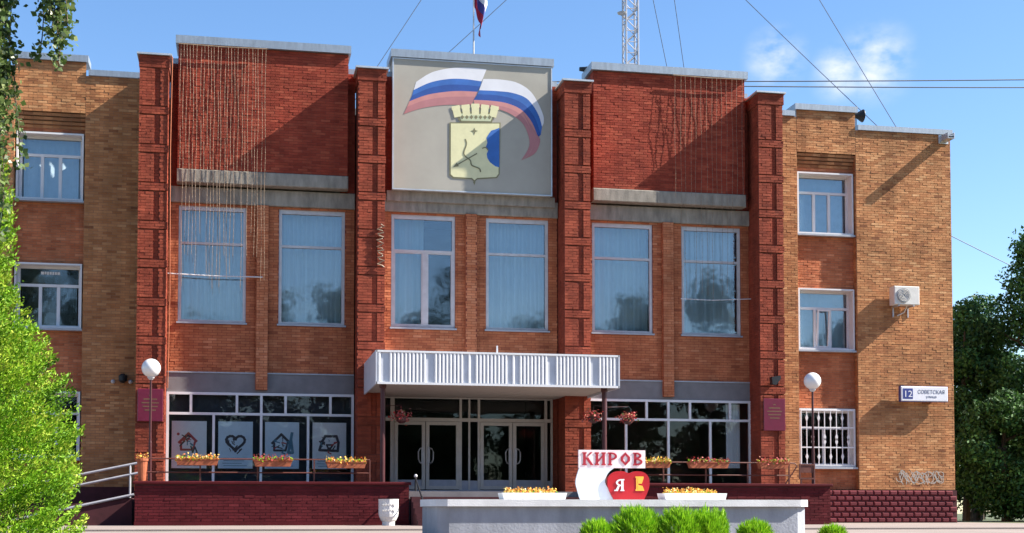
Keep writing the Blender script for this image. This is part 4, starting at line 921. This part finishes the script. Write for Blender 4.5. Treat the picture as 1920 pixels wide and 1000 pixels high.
def broad_tree(x, y, h, rx, lab, seed, z0=-.4, per=210, n=95, conic=.0):
    rng = random.Random(seed); t = thing('broad_tree', lab, 'tree', (x, y, z0), 'dark trees beside the right wing')
    mb = MB(); tips = []; mb.tube([(x, y, z0), (x+.1, y, z0+h*.25), (x-.05, y+.1, z0+h*.5), (x, y, z0+h*.85)], [.22, .18, .12, .03], 8)
    for k in range(7):
        a = k*2.4; rod_tree(mb, Vector((x, y, z0+h*(.18+.09*k))), Vector((math.cos(a), math.sin(a), .5)).normalized(), rx*.45, .07, 1, rng, tips)
    mb.build('trunk', 'bark', t)
    cl2 = []
    for k in range(n):
        v = rng.uniform(.06, 1.); prof = math.sin(math.pi*min(1, (v*.86+.14)))**.6*(1-conic*v); a = rng.uniform(0, 6.283); rr = rx*prof*rng.uniform(.45, 1.0)
        cl2.append(((x+rr*math.cos(a), y+rr*math.sin(a), z0+h*(.04+.90*v)+rng.uniform(-.2, .2)), rng.uniform(.45, .95)))
    cl2.append(((x, y, z0+h*.95), .5))
    crown(cl2, per, .17, 'leaf_d', t, mu=.42)
broad_tree(22.3, 12.5, 9.2, 1.7, 'dark leafy tree right against the corner of the wing', 3)
broad_tree(23.6, 14.0, 8.7, 2.0, 'dark leafy tree in the gap between the corner tree and the tall right tree', 8)
broad_tree(25.1, 11.5, 12.3, 2.9, 'tallest dark tree at the right edge', 21, conic=.12, n=170)
broad_tree(30.3, 9.5, 13.5, 3.2, 'dark tree added out of view past the right edge to shade the others', 5)  # unseen tree, added so that its shade falls on the trees left of it
broad_tree(21.6, 8.4, 4.9, 1.7, 'low dark bushy tree at the foot of the wing corner', 13, n=80)
broad_tree(23.6, 7.2, 5.4, 1.9, 'low dark bushy tree at the lower right edge', 17, n=80)
broad_tree(29.5, 24.0, 11.5, 3.4, 'dark tree far behind the others at right', 31)

# arborvitae at the left edge
t = thing('arborvitae', 'large sunlit yellow-green arborvitae shrub filling the left edge', 'shrub', (-9.30, -26, -1.6))
MB().tube([(-9.30, -26, -1.6), (-9.30, -26, 1.2), (-9.30, -26, 3.9)], [.12, .09, .02], 8).build('trunk', 'bark', t)
cl2 = []; rng = random.Random(4)
PZ = (-1.6, .2, .8, 1.25, 1.55, 1.68, 1.93, 2.25, 2.93, 3.6, 4.2); PR = (1.10, 1.17, 1.12, 1.05, .97, .85, .67, .62, .57, .38, .08)
CA = []; OA = []; TA = []
for k in range(3000):
    z = -.95+4.9*rng.random()**1.05; a = rng.uniform(0, 6.283); R0 = float(np.interp(z, PZ, PR))*(1.03+.04*math.sin(3*a+z*2.3)+.05*math.sin(7*a-z*5))
    d = np.array([math.cos(a)*.75, math.sin(a)*.75, .62]); side = np.array([-math.sin(a), math.cos(a), rng.uniform(-.4, .4)]); L1 = rng.uniform(.22, .42); tone = rng.gauss(.55, .2)+.15*math.sin(5*a+z*4)
    tip = np.array([-9.30+R0*math.cos(a)*1.02, -26+R0*math.sin(a)*1.02, z])
    if rng.random() < .5: tip -= np.array([math.cos(a), math.sin(a), 0])*R0*rng.uniform(.08, .45)
    n = 115; f = RNG.uniform(0, 1, n)**.8; w = RNG.normal(0, 1, n)*.085*(.25+1.1*f*(1.15-f)*2)
    CA.append(tip[None]-d[None]*(L1*f)[:, None]+side[None]*w[:, None]+RNG.normal(0, .014, (n, 3))); OA.append(np.repeat(d[None], n, 0)); TA.append(np.clip(tone+RNG.normal(0, .14, n), 0, 1))
CA = np.concatenate(CA); OA = np.concatenate(OA); n = len(CA)
ax = OA+RNG.normal(0, .55, (n, 3)); ax /= np.linalg.norm(ax, axis=1)[:, None]; bx = np.cross(ax, RNG.normal(size=(n, 3))); bx /= np.linalg.norm(bx, axis=1)[:, None]; sz = .040*RNG.uniform(.6, 1.2, n)[:, None]
quads_object('foliage', np.stack([CA-ax*sz*.5, CA+bx*sz*.19, CA+ax*sz*.5, CA-bx*sz*.19], 1), np.concatenate(TA), 'leaf_t', t)

# birch whose twigs hang into the top left corner
t = thing('birch_tree', 'birch with hanging leafy twigs in the top left corner', 'tree', (-10.6, -29.5, -1.6))
mb = MB(); mb.tube([(-10.6, -29.5, -1.6), (-10.55, -29.5, 1.5), (-10.5, -29.4, 4.0), (-10.3, -29.3, 6.5)], [.16, .13, .09, .03], 10); mb.build('trunk', 'birch', t)
mb = MB(); CC = []; rng = random.Random(9)
limbs = [((-10.5, -29.4, 3.6), (-9.3, -29.1, 4.6), (-8.1, -29.0, 4.45), (-7.8, -29.0, 4.1)), ((-10.5, -29.4, 3.0), (-9.5, -29.2, 3.9), (-8.4, -29.0, 3.95), (-8.2, -28.95, 3.7)), ((-10.4, -29.4, 4.6), (-9.8, -28.6, 5.6), (-9.0, -28.3, 5.6)), ((-10.4, -29.4, 4.2), (-11.4, -29.9, 5.3), (-12.2, -30, 5.0))]
for l in limbs: mb.tube([Vector(p) for p in spline(l, 5)], [.05*(1-.8*i/(5*(len(l)-1))) for i in range(5*(len(l)-1)+1)], 6)
def twig(p, length, dens):
    p = Vector(p); pts = [p]; drift = Vector((rng.uniform(-.05, .05), rng.uniform(-.05, .05), 0))
    n = max(3, int(length/.12))
    for i in range(n): pts.append(pts[-1]+Vector((rng.uniform(-.02, .02), rng.uniform(-.02, .02), -length/n))+drift*.15)
    mb.tube(pts, .004, 4)
    for q in pts[1:]:
        for _ in range(int(dens*2.5)): CC.append((q.x+rng.gauss(0, .035), q.y+rng.gauss(0, .05), q.z+rng.uniform(-.07, .07)))
for k in range(10): twig((rng.uniform(-8.42, -8.24), rng.uniform(-29.15, -28.85), 3.9+rng.uniform(-.1, .1)), rng.uniform(.9, 1.85), 9)
for k in range(8): twig((rng.uniform(-8.60, -8.36), rng.uniform(-29.15, -28.85), 3.9), rng.uniform(1.0, 1.5), 8)
for k in range(9): twig((rng.uniform(-8.12, -7.92), rng.uniform(-29.1, -28.9), 4.3+rng.uniform(-.1, .1)), rng.uniform(.8, 1.16), 9)
for k in range(4): twig((rng.uniform(-7.9, -7.8), rng.uniform(-29.1, -28.9), 4.2), rng.uniform(.3, .62), 8)
for k in range(30): l = limbs[k % 4]; p = Vector(l[-2]).lerp(Vector(l[-1 if k % 3 else 0]), rng.random()); twig((p.x-rng.uniform(.3, .9) if p.x > -9.5 else p.x, p.y, p.z), rng.uniform(.8, 1.6), 7)
mb.build('limbs', 'bark', t); CC = np.array(CC); quads_object('leaves', leaves(CC, .045, .8), np.clip(RNG.normal(.5, .27, len(CC)), 0, 1), 'leaf_b', t)

# wood across the square, behind the viewer: seen only as reflections in the glass
cl2 = []; rng = random.Random(2); tr = MB()
for k in range(26):
    x = -70+k*5.6+rng.uniform(-1.5, 1.5); y = -84+rng.uniform(-5, 5); h = rng.uniform(23, 27) if x < -14 else rng.uniform(14.5, 22.5); tr.tube([(x, y, -1.6), (x, y, h*.8)], [.3, .08], 6)
    for j in range(64):
        v = rng.uniform(.1, 1); v = v if j % 3 else v*.4; cl2.append(((x+rng.uniform(-3.2, 3.2)*(1.1-v*.8), y+rng.uniform(-2, 2), h*v), rng.uniform(1.0, 2.0)))
crown(cl2, 46, 1.0, 'leaf_w', None, 'wood', mu=.35)['kind'] = 'stuff'
bpy.data.objects['wood']['label'] = 'dark wood across the square reflected in the glass'; bpy.data.objects['wood']['category'] = 'wood'
wt = tr.build('wood_trunks', 'bark'); wt['kind'] = 'stuff'; wt['label'] = 'trunks of the wood across the square'; wt['category'] = 'wood'
